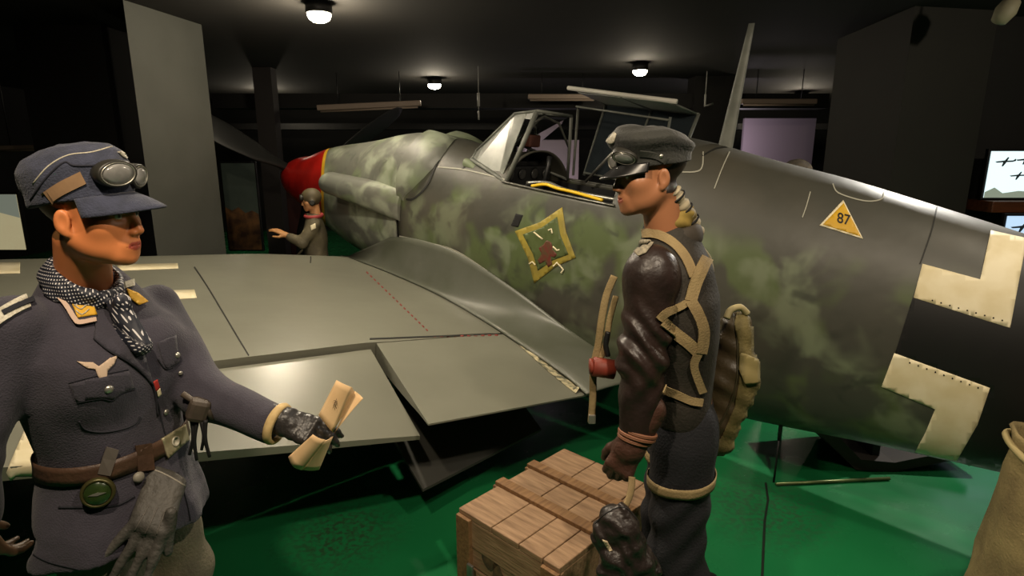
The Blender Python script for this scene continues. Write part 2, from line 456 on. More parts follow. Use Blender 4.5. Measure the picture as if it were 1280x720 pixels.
# red nose paint and its yellow rim lie on the cowling skin
def skin(name, f0, f1, off, mt, parent=craft, a0=-60, a1=110):
    m = MB(); G = []
    for d in np.linspace(a0, a1, 60):
        th = math.radians(d); x0 = f0(th); x1 = f1(th); G.append([fus(x0 + (x1 - x0) * t, th, off) for t in np.linspace(0, 1, 8)])
    m.grid(G); o = m.build(name, mt, parent); return o
def xb(th): return .98 + .42 * max(0, math.cos(th)) ** 1.2 if math.cos(th) > 0 else .98
skin('nose_paint', lambda t: .665, lambda t: xb(t), .003, M_red, cowl, -70, 250)
skin('nose_ring', lambda t: xb(t), lambda t: xb(t) + .055, .004, M_yel, cowl, -70, 250)

# propeller: three blades
def blade(ang):
    m = MB(); ax = Vector((0, -math.cos(ang), math.sin(ang))); tan = Vector((0, math.sin(ang), math.cos(ang))); G = []
    for t in np.linspace(0, 1, 22):
        r = .25 + 1.3 * t; ch = np.interp(t, [0, .12, .3, .55, .8, .95, 1], [.10, .15, .27, .30, .24, .14, .03]); tw = -math.radians(np.interp(t, [0, 1], [50, 20])); th = np.interp(t, [0, .15, 1], [.09, .05, .008])
        u = (tan * math.cos(tw) + Vector((1, 0, 0)) * math.sin(tw)).normalized(); w = ax.cross(u).normalized(); c = ax * r + Vector((.36, 0, -.03))
        G.append([c + u * (ch / 2 * math.cos(a)) + w * (th / 2 * math.sin(a)) for a in np.linspace(0, 2 * PI, 18, endpoint=False)])
    m.grid(G, True, False, True); m.f.append([len(m.v) - 18 + k for k in range(18)]); m.sm.append(True)
    return m
for a in (28, 148, 268):
    bl = blade(math.radians(a)).build('propeller_blade', M_blade, spinner)

# supercharger air scoop on the port side of the cowling
def scoop():
    # round mouth at X~1.65, fairing back to a wide flat end at X~2.62
    G = []
    for t in np.linspace(0, 1, 18):
        X = 1.76 + .98 * t; n = 28; row = []
        cy = .50 - .12 * t; cz = .13 - .03 * t; ry = .125 * (1 - .2 * t); rz = .10 + .03 * t
        e = 1 - .35 * t
        for k in range(n):
            a = 2 * PI * k / n; c, s = math.cos(a), math.sin(a)
            row.append(LP(X, cy + ry * math.copysign(abs(c) ** e, c), cz + rz * math.copysign(abs(s) ** e, s) - .05 * t * (c > 0) * abs(c)))
        G.append(row)
    # rounded lip and throat
    lip = []
    for f, x in ((.96, -.012), (.88, -.014), (.8, 0), (.76, .1)):
        c = sum(G[0], Vector()) / 28; lip.insert(0, [c + (p - c) * f + Vector((x, 0, 0)) for p in G[0]])
    m = MB(); m.grid(lip + G, True, False, True); m.f.append(list(range(28))); m.sm.append(False); m.f.append([len(m.v) - 28 + k for k in range(28)]); m.sm.append(False)
    return m
sc = scoop().build('air_scoop', M_cowl, craft)
MB().add([LP(1.84, .50 + .09 * math.cos(a), .13 + .08 * math.sin(a)) for a in np.linspace(0, 2 * PI, 20, endpoint=False)], [tuple(range(20))]).build('scoop_mouth', M_void, sc)
# gun blister on the upper port side, behind the seam, and its mirror
def blister(side):
    m = MB(); G = []
    A = [12, 20, 30, 40, 50, 60, 72, 85]; B = [2.78, 2.88, 2.97, 3.03, 3.05, 3.04, 3.0, 2.93]
    for d in np.linspace(10, 88, 40):
        x1 = np.interp(d, A, B); row = []
        ed = min(1, (d - 10) / 14) ** .5
        for t in np.linspace(0, 1, 14):
            X = 2.705 + (x1 - 2.705) * t; off = .003 + .055 * ed * math.sqrt(max(0, 1 - t ** 2.4)) * (1 if d < 75 else (88 - d) / 13)
            row.append(fus(X, math.radians(d if side > 0 else 180 - d), off))
        G.append(row)
    m.grid(G); return m
for s in (1, -1): 
    o = blister(s).build('gun_blister', M_cowl, craft)
# small ventilation scoop on the windscreen base
def lump(X, th, L_, W_, H_, mt, name, parent):
    m = MB(); G = []
    for t in np.linspace(0, 1, 12):
        row = []
        for s in np.linspace(-1, 1, 12):
            row.append(fus(X + L_ * (t - .5), th + s * W_, .002 + H_ * math.sqrt(max(0, 1 - s * s)) * (1 - t ** 2)))
        G.append(row)
    m.grid(G); return m.build(name, mt, parent)
lump(3.36, math.radians(55), .11, .07, .03, M_cowl, 'vent_scoop', craft)
# lines and markings on the skin, sent onto it from the side
def pxline(name, bv, pts, w, mt, off=.0025, parent=None, step=5):
    m = strip(bv, smoothline(pts, 8), w, None, off, .001)
    if m.v: return loc(m).build(name, mt, parent or craft)
pxline('blister_edge', FB, [(559, 170), (556, 185), (545, 207), (534, 232), (518, 248), (508, 249)], 2.2, M_line, .004)
pxline('panel_line', FB, [(548, 209), (579, 212), (610, 219), (640, 227)], 1.5, M_lline, parent=fuselage)
pxline('panel_line', FB, [(578, 212), (590, 196), (602, 180), (612, 177)], 1.5, M_line, parent=fuselage)
pxline('panel_line', FB, [(912, 190), (903, 210), (893, 236)], 1.3, M_lline, parent=fuselage)
pxline('panel_line', FB, [(1013, 240), (1008, 258), (1003, 272)], 1.3, M_lline, parent=fuselage)
pxline('panel_line', FB, [(1171, 259), (1164, 290), (1150, 330)], 1.8, M_line, parent=fuselage)
pxline('panel_line', FB, [(1041, 230), (1046, 240), (1062, 247), (1085, 252), (1102, 249), (1105, 240)], 1.4, M_lline, parent=fuselage)
pxline('panel_line', FB, [(845, 215), (875, 213), (879, 190)], 1.6, M_lline, parent=fuselage)
pxline('panel_line', FB, [(878, 195), (895, 186), (915, 183)], 1.6, M_line, parent=fuselage)
for s_ in (1, -1):
    m = MB(); P_ = [fus(x, th_sill(x) if s_ > 0 else PI - th_sill(x), .004) for x in np.linspace(3.78, 4.74, 14)]; m.tube(P_, .012, 8, ry=.6); m.build('sill_strip', M_metal, craft)
m = stick(FB, [(645, 267), (654, 269), (648, 284), (639, 282)], 3, .002, .001); loc(m).build('step_slot', M_void, fuselage)
# emblem
em = loc(stick(FB, [(703, 259), (708, 290), (720, 322), (695, 333), (668, 354), (660, 322), (644, 289), (675, 278)], 5, .003, .001)).build('squadron_emblem', mat('emblem_yellow', '8f8030', .6, c2='7d7030', ns=14), craft)
M_em_g = mat('emblem_green', '3f4a22', .6, c2='4a5630', ns=20)
M_em_r = mat('emblem_brown_red', '5e241c', .6, c2='4a3a22', ns=30)
loc(stick(FB, [(697, 271), (701, 294), (711, 318), (692, 325), (673, 338), (667, 318), (654, 293), (677, 285)], 4, .0048, .001)).build('emblem_field', M_em_g, em)
loc(stick(FB, [(684, 300), (690, 303), (692, 312), (697, 318), (694, 322), (689, 320), (691, 330), (686, 334), (682, 326), (675, 330), (673, 325), (678, 317), (674, 310), (680, 306)], 2.5, .0066, .001)).build('emblem_figure', M_em_r, em)
mm = MB()
for L_ in ([(668, 290), (674, 295), (679, 299)], [(686, 288), (690, 286), (691, 292)], [(692, 308), (697, 313), (700, 312)], [(692, 333), (697, 328), (701, 333)], [(700, 331), (705, 337), (702, 341)], [(662, 330), (666, 327), (670, 331)]):
    loc(stick(FB, ribbon(L_, 1.8), 2.5, .0074, .001)).build('white_mark', M_white, em)
# fuel triangle 87
tri = loc(stick(FB, [(1054, 250.5), (1079, 299), (1024.5, 282)], 5, .003, .001)).build('fuel_triangle', M_white, craft)
loc(stick(FB, [(1054.5, 254.5), (1076, 296), (1028.5, 281)], 5, .0045, .001)).build('triangle_face', M_yel, tri)
def text_mesh(body, size):
    c = bpy.data.curves.new('t', 'FONT'); c.body = body; c.size = size; c.extrude = 0; c.align_x = 'CENTER'; c.align_y = 'CENTER'; c.offset = .012 * size
    o = bpy.data.objects.new('t', c); COL.objects.link(o); bpy.context.view_layer.update()
    me = bpy.data.meshes.new_from_object(o.evaluated_get(bpy.context.evaluated_depsgraph_get())); bpy.data.objects.remove(o); 
    V = [v.co.copy() for v in me.vertices]; Fs = [tuple(p.vertices) for p in me.polygons]; bpy.data.meshes.remove(me); return V, Fs
V, Fs = text_mesh('87', 17)
A = math.radians(14); mm = MB(); vv = []
for p in V:
    x = 1054.5 + p.x * math.cos(A) + p.y * math.sin(A) * .3; y = 275 + p.x * math.sin(A) - p.y * 1.05
    h, n = hit(FB, *camray(x, y)); vv.append(h + n * (.0068 if n.dot(ray(x, y)) < 0 else -.0068))
mm.add(vv, Fs); loc(mm).build('triangle_number', M_black, tri)
# national cross: black bars with white angle pieces
cross = empty('fuselage_cross'); cross.parent = craft
bl = loc(stick(FB, [(1147, 353), (1255, 385), (1275, 300), (1400, 330), (1330, 640), (1196, 574), (1237, 485), (1118, 444)], 9, .003, .001)).build('black_bars', M_black, cross)
loc(stick(FB, [(1142, 372), (1153, 330), (1225, 349.5), (1238, 289), (1283, 299), (1262.5, 410)], 7, .0045, .001)).build('white_angle', M_white, cross)
loc(stick(FB, [(1102, 483), (1118, 441), (1237.5, 484.5), (1222, 530), (1196, 575), (1144, 564), (1157, 540), (1169, 511)], 7, .0045, .001)).build('white_angle', M_white, cross)
mm = MB()
for L_ in ((1160, 374, 1258, 402), (1132, 451, 1228, 486)):
    for i in range(9):
        t = (i + .5) / 9; x = L_[0] + (L_[2] - L_[0]) * t; y = L_[1] + (L_[3] - L_[1]) * t
        stick(FB, [(x - .9, y - .9), (x + .9, y - .9), (x + .9, y + .9), (x - .9, y + .9)], 2, .006, .0008, mm)
meta(loc(mm).build('rivet_row', M_line, fuselage), kind='stuff')

# ---------------- wing
def wz(X, Y): return -.5 + math.tan(math.radians(5)) * (Y - .5)
def le(Y): return 1.66 - .04 * (Y - .6) + .26 * max(0, 1 - (Y - .3) / .9) - (.0 if Y < 3.8 else (Y - 3.8) ** 2 * -.35)
def te(Y): return 5.03 - .20 * (Y - 1.0) - (0 if Y < 4.2 else (Y - 4.2) ** 2 * .6)
def hinge(Y): return 4.22 - .22 * (Y - .75) if Y < 1.6 else 4.02 - .11 * (Y - 1.6)
def section(X, Y, top=True):
    c0, c1 = le(Y), te(Y); s = min(1, max(0, (X - c0) / (c1 - c0)))
    t = .20 * (c1 - c0) / 3.2 * (1.6 * math.sqrt(s) * (1 - s) ** .9) * 1.25
    z = wz(X, Y) + .012 * math.sin(PI * s) - .05 * (1 - min(1, s / .07)) ** 2
    return z if top else z - t - .008
def panel(Ya, Yb, x0, x1, ny, nx, droop=None, yskew=None):
    """closed wing piece between spanwise stations; droop=(hinge fn, angle)"""
    m = MB(); T = []; Bt = []
    for Y in np.linspace(Ya, Yb, ny):
        a, b = x0(Y), x1(Y); tr = []; br = []
        for s in np.linspace(0, 1, nx):
            s2 = s ** 1.8 if x0 is le else s
            X = a + (b - a) * s2; Yy = Y + (yskew(s2, Y) if yskew else 0)
            zt, zb = section(X, Yy), section(X, Yy, False)
            if droop:
                dz = (X - a) * math.tan(droop); zt -= dz + droop_off; zb -= dz + droop_off
            tr.append(LP(X, Yy, zt)); br.append(LP(X, Yy, zb))
        T.append(tr); Bt.append(br)
    G = [t + b[::-1] for t, b in zip(T, Bt)]
    n = len(G[0]); m.grid(G, False, False, True); m.f.append(list(range(n))); m.sm.append(False); m.f.append([len(m.v) - n + k for k in range(n)][::-1]); m.sm.append(False)
    return m
droop_off = .0
wing = panel(.30, 5.0, le, hinge, 40, 30).build('port_wing', M_wing, craft)
wb = panel(.30, 5.0, le, hinge, 40, 30)
droop_off = .0
sk = lambda s, Y: .33 * s * max(0, (Y - .75)) / .84          # outer edge runs slightly outboard going aft
skw = lambda s, Y: .20 * s + .10 * s * (1.6 - Y)
fin_ = panel(.62, 1.57, lambda Y: hinge(Y) + .012, lambda Y: te(Y) - .0, 12, 8, math.radians(.8), yskew=lambda s, Y: s * .33)
inner = fin_.build('inner_flap', M_wing, craft)
droop_off = .035
fo_ = panel(1.60, 3.40, lambda Y: hinge(Y) + .02, lambda Y: 4.79 - .36 * (Y + .24 - 1.84), 14, 8, math.radians(8.5), yskew=lambda s, Y: s * .24)
outer = fo_.build('outer_flap', M_wing, craft)
droop_off = .0
panel(3.66, 4.9, lambda Y: hinge(Y) + .012, lambda Y: te(Y) - .25, 12, 8, math.radians(.5)).build('aileron', M_wing, craft)
WB = BVHTree.FromPolygons([PM @ Vector(v) for v in wb.v + fin_.v + fo_.v], [tuple(f) for f in wb.f] + [tuple(i + len(wb.v) for i in f) for f in fin_.f] + [tuple(i + len(wb.v) + len(fin_.v) for i in f) for f in fo_.f])
# starboard wing, flaps closed
def mirror(m): m.v = [(v[0], -v[1], v[2]) for v in m.v]; m.f = [list(f)[::-1] for f in m.f]; return m
mirror(panel(.30, 5.0, le, te, 24, 30)).build('starboard_wing', M_wing, craft)
# fillet: curved fairing between fuselage side and wing
UP = [(2.62, .46, -.20), (2.95, .47, -.145), (3.45, .475, -.14), (4.03, .47, -.26), (4.55, .465, -.41), (4.95, .46, -.52), (5.2, .44, -.58)]
LO = [(2.3, .52, None), (2.77, .52, None), (3.35, .56, None), (3.9, .66, None), (4.45, .80, None), (4.9, .93, None), (5.12, 1.03, None)]
m = MB(); G = []
up = smoothline([Vector(p) for p in UP], 6); lo = smoothline([Vector((p[0], p[1], 0)) for p in LO], 6)
for a, b in zip(up, lo):
    row = []
    zb = section(min(b.x, te(b.y)), b.y) + .004
    for t in np.linspace(0, 1, 12):
        x = a.x + (b.x - a.x) * t; s = t
        y = a.y + (b.y - a.y) * s ** 1.7 - .02 * (1 - t); z = zb + (a.z - zb) * (1 - s) ** 1.7
        row.append(LP(x, y, z))
    G.append(row)
# nose of the fillet curls down round the leading edge
first = [p + Vector((-.25 * (1 - 0), 0, -.05)) for p in G[0]]
m.grid([[LP(1.95 + .0, -p.y, min(p.z, section(1.95, -p.y) + .0)) for p in G[0]]] + G); fillet = m.build('wing_fillet', M_fil, craft); solid(fillet, .01, -1)
FLB = BVHTree.FromPolygons([PM @ Vector(v) for v in m.v], m.f)
pxline('fillet_edge', FB, [(500, 295), (535, 303), (569, 313), (603, 334), (637, 359), (672, 387), (708, 413), (740, 440)], 1.6, M_lline, .006)
# lines on the wing
BOTH = BVHTree.FromPolygons([PM @ Vector(v) for v in wb.v] + [PM @ Vector(v) for v in m.v], [tuple(f) for f in wb.f] + [tuple(i + len(wb.v) for i in f) for f in m.f])
pxline('panel_line', WB, [(243, 334), (262, 363), (290, 410), (311, 445)], 1.5, M_line, parent=wing)
pxline('panel_line', WB, [(372, 310), (387, 318), (388, 329)], 1.5, M_line, parent=wing)
pxline('panel_line', WB, [(462, 424), (540, 421), (628, 417)], 1.6, M_line, parent=wing)
FULL = BVHTree.FromPolygons([PM @ Vector(v) for v in wb.v + fin_.v] + [PM @ Vector(v) for v in m.v], [tuple(f) for f in wb.f] + [tuple(i + len(wb.v) for i in f) for f in fin_.f] + [tuple(i + len(wb.v) + len(fin_.v) for i in f) for f in m.f])
pxline('sealant_line', FULL, [(598, 383), (620, 402), (645, 425), (675, 452), (700, 473), (722, 489)], [2, 3, 4.5, 6, 6.5, 9], M_sealant, .004)
pxline('sealant_line', FULL, [(512, 326), (542, 342), (575, 365), (598, 383)], 1.6, M_sealant, .004)
mm = MB()
for a, b, n in (((458, 340), (537, 416), 17), ((541, 421), (627, 419), 10)):
    for i in range(n):
        t0 = i / n; t1 = (i + .5) / n; p = [(a[0] + (b[0] - a[0]) * t, a[1] + (b[1] - a[1]) * t) for t in (t0, t1)]
        stick(WB, ribbon(p, 1.5), 4, .0022, .0008, mm)
meta(loc(mm).build('walkway_dashes', M_walk, wing), kind='stuff')
wc = empty('wing_cross'); wc.parent = craft
for poly in ([(145, 331), (222, 329.5), (223, 336), (148, 339)], [(198, 364), (243, 362.5), (246, 373), (203, 375.5)], [(-6, 314), (25.5, 313.5), (25, 342), (-6, 343)], [(-12, 376), (22, 375), (14, 386), (-6, 399), (-20, 405)]):
    loc(stick(WB, poly, 5, .003, .001)).build('white_bar', M_white, wc)
loc(stick(WB, [(35, 528), (68, 542), (62, 603), (16, 607), (8, 590)], 6, .003, .001)).build('white_bar', M_white, wc)
# radiator housing and its drooped lower flap under the inner wing
m = MB(); G = []
for X, d in ((2.9, .02), (3.1, .12), (3.5, .16), (4.0, .15)):
    z0 = section(X, 1.2, False); G.append([LP(X, .72, z0 + .04), LP(X, .72, z0 - d), LP(X, 1.5, z0 + .03 - d), LP(X, 1.5, z0 + .02)])
m.grid(G, False, False, True); m.f += [[0, 1, 2, 3], [12, 13, 14, 15]]; m.sm += [False, False]
rad = m.build('radiator_housing', M_dark, craft)
m = MB(); 
a = [LP(4.2, .75, -.70), LP(4.2, 1.72, -.62), LP(4.78, 1.80, -.84), LP(4.72, .85, -.90)]
m.add(a + [p + Vector((0, 0, -.015)) for p in a], [(0, 1, 2, 3), (7, 6, 5, 4), (0, 4, 5, 1), (1, 5, 6, 2), (2, 6, 7, 3), (3, 7, 4, 0)]); m.build('radiator_flap', mat('radiator_flap_grey', '3a3a36', .6), craft)
# undercarriage
def gear(s):
    g = MB(); g.tube([LP(1.95, .85 * s, -.62), LP(1.80, 1.02 * s, -.98)], .045, 12); lg = g.build('landing_gear_leg', M_dark, craft)
    w = MB(); c = LP(1.80, 1.12 * s, 0); wx = PM @ Vector((1.80, -1.08 * s, -.9)); 
    # hub centre so the tyre stands on the floor
    cz = -(-.33) ; world_c = Vector((wx.x, wx.y, .325)); lc = PI_ @ world_c
    M = Matrix.Translation(lc) @ Matrix.Rotation(PI / 2, 4, 'X')
    w.lathe([(.10, -.075), (.22, -.085), (.29, -.08), (.325, -.04), (.328, 0), (.325, .04), (.29, .08), (.22, .085), (.10, .075)], M, 40)
    wh = w.build('wheel', mat('tyre_rubber', '141414', .75), lg)
    MB().lathe([(.001, -.07), (.2, -.06), (.2, .06), (.001, .07)], M, 24).build('wheel_hub', M_dark, wh)
gear(1); gear(-1)
# tail surfaces (beyond the right edge of the photo)
m = MB(); pts = [(7.55, .40), (7.75, .95), (8.15, 1.22), (8.6, 1.25), (8.95, .95), (9.02, .4), (8.9, .05), (8.4, .15)]
m.prism(pts, (1, 0, 0), (0, 0, 1), (0, -.03, 0), (0, .06, 0)); bevel(m.build('tail_fin', M_camo, craft), .02)
for s in (1, -1):
    m = MB(); m.prism([(7.9, 0), (8.2, 1.4 * s), (8.55, 1.5 * s), (8.75, 0)], (1, 0, 0), (0, -1, 0), (0, 0, .42), (0, 0, .05)); bevel(m.build('tailplane', M_camo, craft), .015)
# antenna mast
m = MB(); G = []
for t in np.linspace(0, 1, 10):
    c = LP(5.16 + .02 * t, 0, .80 + .66 * t); r = .034 * (1 - .62 * t); G.append([c + Vector((r * math.cos(a) * 1.3, r * .45 * math.sin(a), 0)) for a in np.linspace(0, 2 * PI, 12, endpoint=False)])
m.grid(G, True, False, True); m.f.append([len(m.v) - 12 + k for k in range(12)]); m.sm.append(False); m.build('antenna_mast', M_frame, craft)

# ---------------- windscreen and cockpit
def quad(mb, P, th=.006):
    n = (P[1] - P[0]).cross(P[2] - P[0]).normalized() * th; k = len(P)
    return mb.add([p + n / 2 for p in P] + [p - n / 2 for p in P], [tuple(range(k)), tuple(range(k, 2 * k))[::-1]] + [(i, k + i, k + (i + 1) % k, (i + 1) % k) for i in range(k)])
A0p, A0s = LP(3.30, .17, .585), LP(3.30, -.17, .585)
A1p, A1s = LP(3.68, .18, .885), LP(3.64, -.18, .895)
B1p, B1s = LP(3.90, .205, .915), LP(3.88, -.205, .90)
B0p, B0s = LP(3.80, .345, .425), LP(3.80, -.345, .425)
C0p, C0s = LP(3.36, .27, .53), LP(3.36, -.27, .53)
ws = empty('windscreen'); ws.parent = craft
m = MB()
for a, b, r in ((A0p, A0s, .014), (A0p, A1p, .016), (A0s, A1s, .014), (A1p, A1s, .014), (A1p, B1p, .014), (A1s, B1s, .012), (B1p, B0p, .020), (B1s, B0s, .015), (A0p, C0p, .014), (A0s, C0s, .014), (C0p, B0p, .022), (C0s, B0s, .018), (B1p, B1s, .016)):
    m.tube([a, b], r, 8, ry=.7)
m.build('windscreen_frame', M_frame, ws)
# solid lower corner of the side panel
quad(MB(), [A0p, C0p, C0p.lerp(B0p, .2), A0p.lerp(A1p, .18)]).build('corner_plate', M_frame, ws); m = MB(); quad(m, [A1p, A1p.lerp(B1p, 1), B1p.lerp(B0p, .12), A1p.lerp(A0p, .1)]); m.build('corner_plate', M_frame, ws)
quad(MB(), [A0p, A1p, A1s, A0s], .012).build('front_pane', M_glass, ws)
M_glare = mat('glare_side_glass', 'b9bdb4', .28, c2='8f948c', ns=9, trans=.55, ior=1.2)  # pale reflection on the port pane, put into the glass colour
quad(MB(), [A0p.lerp(A1p, .12), A1p, B1p.lerp(A1p, .45), C0p.lerp(B0p, .86), C0p.lerp(B0p, .12)]).build('side_pane', M_glare, ws)
quad(MB(), [A0s, C0s, B0s, B1s, A1s]).build('side_pane', M_glass, ws)
# inner grab arch and bracket
m = MB(); m.tube([B0s.lerp(B1s, .5), LP(3.80, -.17, .84), LP(3.78, -.02, .88), LP(3.80, .1, .84)], .009, 8); m.tube([LP(3.60, -.15, .74), LP(3.72, .0, .80), LP(3.78, .12, .82)], .008, 8); m.build('inner_brace', M_metal, ws)
# dark cockpit tub
m = MB(); G = []
for X, yw in ((3.56, .30), (3.8, .34), (4.2, .37), (4.72, .37)):
    G.append([LP(X, yw, .40), LP(X, yw, -.1), LP(X, .25, -.3), LP(X, -.25, -.3), LP(X, -yw, -.1), LP(X, -yw, .40)])
m.grid(G, False); m.f += [[0, 1, 2, 3, 4, 5], [18, 19, 20, 21, 22, 23]]; m.sm += [False] * 2
tub = m.build('cockpit_tub', M_dark, craft)
m = MB(); m.box(LP(3.66, 0, .43), (.06, .54, .18), bev=.02); m.box(LP(3.62, 0, .52), (.05, .34, .06), bev=.01); ip = m.build('instrument_panel', M_dark, craft)
dl = MB()
for yy, zz in ((.2, .48), (.07, .48), (-.07, .48), (-.2, .48), (.14, .38), (0, .38), (-.14, .38)):
    dl.lathe([(.038, 0), (.038, .006), (.031, .008), (.001, .007)], Matrix.Translation(LP(3.695, yy, zz - .02)) @ Matrix.Rotation(PI / 2, 4, 'Y'), 20)
dl.build('dials', mat('dial_face', '3a3a38', .3), ip)
gs = empty('gunsight'); gs.parent = craft
MB().box(LP(3.66, -.03, .70), (.10, .12, .09), bev=.012).build('sight_body', mat('sight_brown', '4a2a20', .5), gs)
m = MB(); m.lathe([(.001, 0), (.03, 0), (.034, .03), (.025, .06), (.001, .06)], Matrix.Translation(LP(3.55, .05, .70)), 16); m.tube([LP(3.55, .1, .66), LP(3.62, .0, .66), LP(3.72, -.05, .62)], .012, 8); m.tube([LP(3.66, -.03, .66), LP(3.62, -.03, .5)], .015, 8); m.build('sight_mount', M_dark, gs)
MB().box(LP(3.70, -.03, .765), (.006, .09, .06)).build('reflector_glass', M_glass, gs)
st = empty('pilot_seat'); st.parent = craft
MB().box(LP(4.35, 0, -.02), (.42, .42, .07), bev=.03).build('seat_pan', M_dark, st)
MB().box(LP(4.6, 0, .22), (.06, .42, .46), bev=.03).build('seat_back', M_dark, st)
MB().box(LP(4.68, 0, .56), (.05, .3, .24), bev=.04).build('head_armour', M_dark, craft)
m = MB()
m.tube(smoothline([LP(4.02, .33, .43), LP(4.12, .31, .455), LP(4.25, .34, .45), LP(4.38, .31, .44), LP(4.6, .33, .43)]), .011, 8); m.build('yellow_hose', mat('hose_yellow', 'd8b020', .4), craft)
m = MB(); m.tube(smoothline([LP(3.95, .30, .44), LP(4.1, .26, .46), LP(4.3, .29, .44), LP(4.7, .28, .44)]), .014, 8); m.build('canopy_rail', M_metal, craft)
m = MB(); m.tube([LP(4.28, -.25, .72), LP(4.02, -.28, .44)], .011, 8); m.build('retaining_rod', M_metal, craft)
m = MB(); m.tube([LP(4.0, .18, .40), LP(4.0, .15, .56), LP(3.99, .13, .62)], [.018, .014, .02], 8); m.build('control_column', M_dark, craft)
# hinged canopy swung open to starboard
cn = empty('canopy'); cn.parent = craft
ya, yb = -.36, -.74
x0, x1 = 3.76, 4.66
f = MB()
bar = (LP(3.70, ya, 1.10), LP(4.62, ya, 1.05))
f2 = MB(); f2.tube(bar, .016, 8); f2.build('canopy_rail_bar', mat('bright_rail', 'd2d0c6', .45), cn)
for a, b in ((LP(3.80, ya, 1.08), LP(3.80, yb, 1.01)), (LP(4.58, ya, 1.04), LP(4.58, yb, .99)), (LP(3.80, yb, 1.01), LP(4.60, yb, .99)), (LP(3.80, yb, 1.01), LP(3.84, -.5, .46)), (LP(4.60, yb, .99), LP(4.60, -.48, .46)), (LP(3.84, -.5, .48), LP(4.60, -.48, .46)), (LP(4.18, ya, 1.06), LP(4.22, yb, .99)), (LP(4.22, yb, .99), LP(4.22, -.49, .46)), (LP(3.84, ya, .46), LP(3.80, ya - .02, .97)), (LP(4.58, ya, .44), LP(4.58, ya - .02, .95)), (LP(3.80, ya, .97), LP(4.58, ya, .93))):
    f.tube([a, b], .014, 6, ry=.6)
f.build('canopy_frame', M_frame, cn)
quad(MB(), [LP(3.80, ya, 1.07), LP(4.58, ya, 1.04), LP(4.58, yb, .99), LP(3.80, yb, 1.01)], .004).build('canopy_pane', mat('hazy_perspex', 'a9aea8', .35, trans=.35, ior=1.2), cn)
quad(MB(), [LP(3.80, yb, 1.0), LP(4.60, yb, .98), LP(4.60, -.48, .48), LP(3.84, -.5, .48)], .004).build('canopy_pane', mat('smoky_perspex', '4a545a', .15, trans=.75, ior=1.15), cn)

# boarding stirrup: rod down to the floor and a loose bar lying on it
q = onz(968, 605); top_ = at(967, 530, q.y)
m = MB(); m.tube([Vector((q.x, q.y, top_.z + .06)), Vector((q.x + .0, q.y, .27))], .011, 8); m.tube([Vector((q.x, q.y, .28)), Vector((q.x - .005, q.y, .012))], .006, 8)
loc(m).build('boarding_step', M_dark, craft)
# ================================================================== ROOM
M_floor = bpy.data.materials.new('green_floor_paint'); M_floor.use_nodes = True
def _floor():
    N = M_floor.node_tree; L = N.links; b = N.nodes['Principled BSDF']
    tc = N.nodes.new('ShaderNodeTexCoord')
    def nz(s, d, off=(0, 0, 0)):
        mp = N.nodes.new('ShaderNodeMapping'); mp.inputs['Location'].default_value = off; L.new(tc.outputs['Object'], mp.inputs[0])
        n = N.nodes.new('ShaderNodeTexNoise'); n.inputs['Scale'].default_value = s; n.inputs['Detail'].default_value = d; L.new(mp.outputs[0], n.inputs[0]); return n.outputs['Fac']
    def mr(x, a, c, lo=0., hi=1.):
        r = N.nodes.new('ShaderNodeMapRange'); r.inputs[1].default_value = a; r.inputs[2].default_value = c; r.inputs[3].default_value = lo; r.inputs[4].default_value = hi; L.new(x, r.inputs[0]); return r.outputs[0]
    def mix(f, a, c):
        n = N.nodes.new('ShaderNodeMix'); n.data_type = 'RGBA'; L.new(f, n.inputs[0])
        for i, q in ((6, a), (7, c)):
            if isinstance(q, str): n.inputs[i].default_value = lin(q)
            else: L.new(q, n.inputs[i])
        return n.outputs[2]
    # worn patches around two spots where the paint has gone
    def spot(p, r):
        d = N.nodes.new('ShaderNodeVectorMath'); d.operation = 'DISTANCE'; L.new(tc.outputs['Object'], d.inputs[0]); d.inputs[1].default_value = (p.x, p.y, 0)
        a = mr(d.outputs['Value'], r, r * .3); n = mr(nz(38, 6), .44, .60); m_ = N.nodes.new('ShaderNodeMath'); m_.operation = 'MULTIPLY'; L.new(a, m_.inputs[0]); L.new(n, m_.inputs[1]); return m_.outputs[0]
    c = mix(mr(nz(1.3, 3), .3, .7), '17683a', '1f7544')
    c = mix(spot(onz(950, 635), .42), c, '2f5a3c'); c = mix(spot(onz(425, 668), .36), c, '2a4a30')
    L.new(c, b.inputs['Base Color']); L.new(mr(nz(3, 5), .2, .8, .16, .34), b.inputs['Roughness'])
    bp = N.nodes.new('ShaderNodeBump'); bp.inputs['Strength'].default_value = .12; bp.inputs['Distance'].default_value = .01; L.new(nz(6, 3), bp.inputs['Height']); L.new(bp.outputs[0], b.inputs['Normal'])
_floor()
M_ceil = mat('ceiling_dark_brown', '1a1711', .85, c2='15130e', ns=2)
M_wall = mat('wall_black_brown', '141311', .75, c2='0e0d0c', ns=2)
M_pill = mat('pillar_grey', '4a4b45', .75, c2='454640', ns=3, bump=.05, bs=30)
M_pill2 = mat('pillar_dark_grey', '22211c', .75, c2='1e1d19', ns=2)
M_lilac = mat('pale_lilac_wall', 'b9a9b4', .7)
def S(o): return meta(o, kind='structure')
HC = 3.0
S(MB().box((0, 5.5, -.05), (20, 20, .1)).build('floor', M_floor))
S(MB().box((0, 5.5, HC + .05), (20, 20, .1)).build('ceiling', M_ceil))
S(MB().box((0, 14.6, 1.5), (20, .2, 3.0)).build('wall_back', M_wall))
S(MB().box((-9.1, 5.5, 1.5), (.2, 18, 3.0)).build('wall_left', M_wall))
S(MB().box((9.1, 5.5, 1.5), (.2, 18, 3.0)).build('wall_right', M_wall))
S(MB().box((0, -3.6, 1.5), (20, .2, 3.0)).build('wall_front', M_wall))
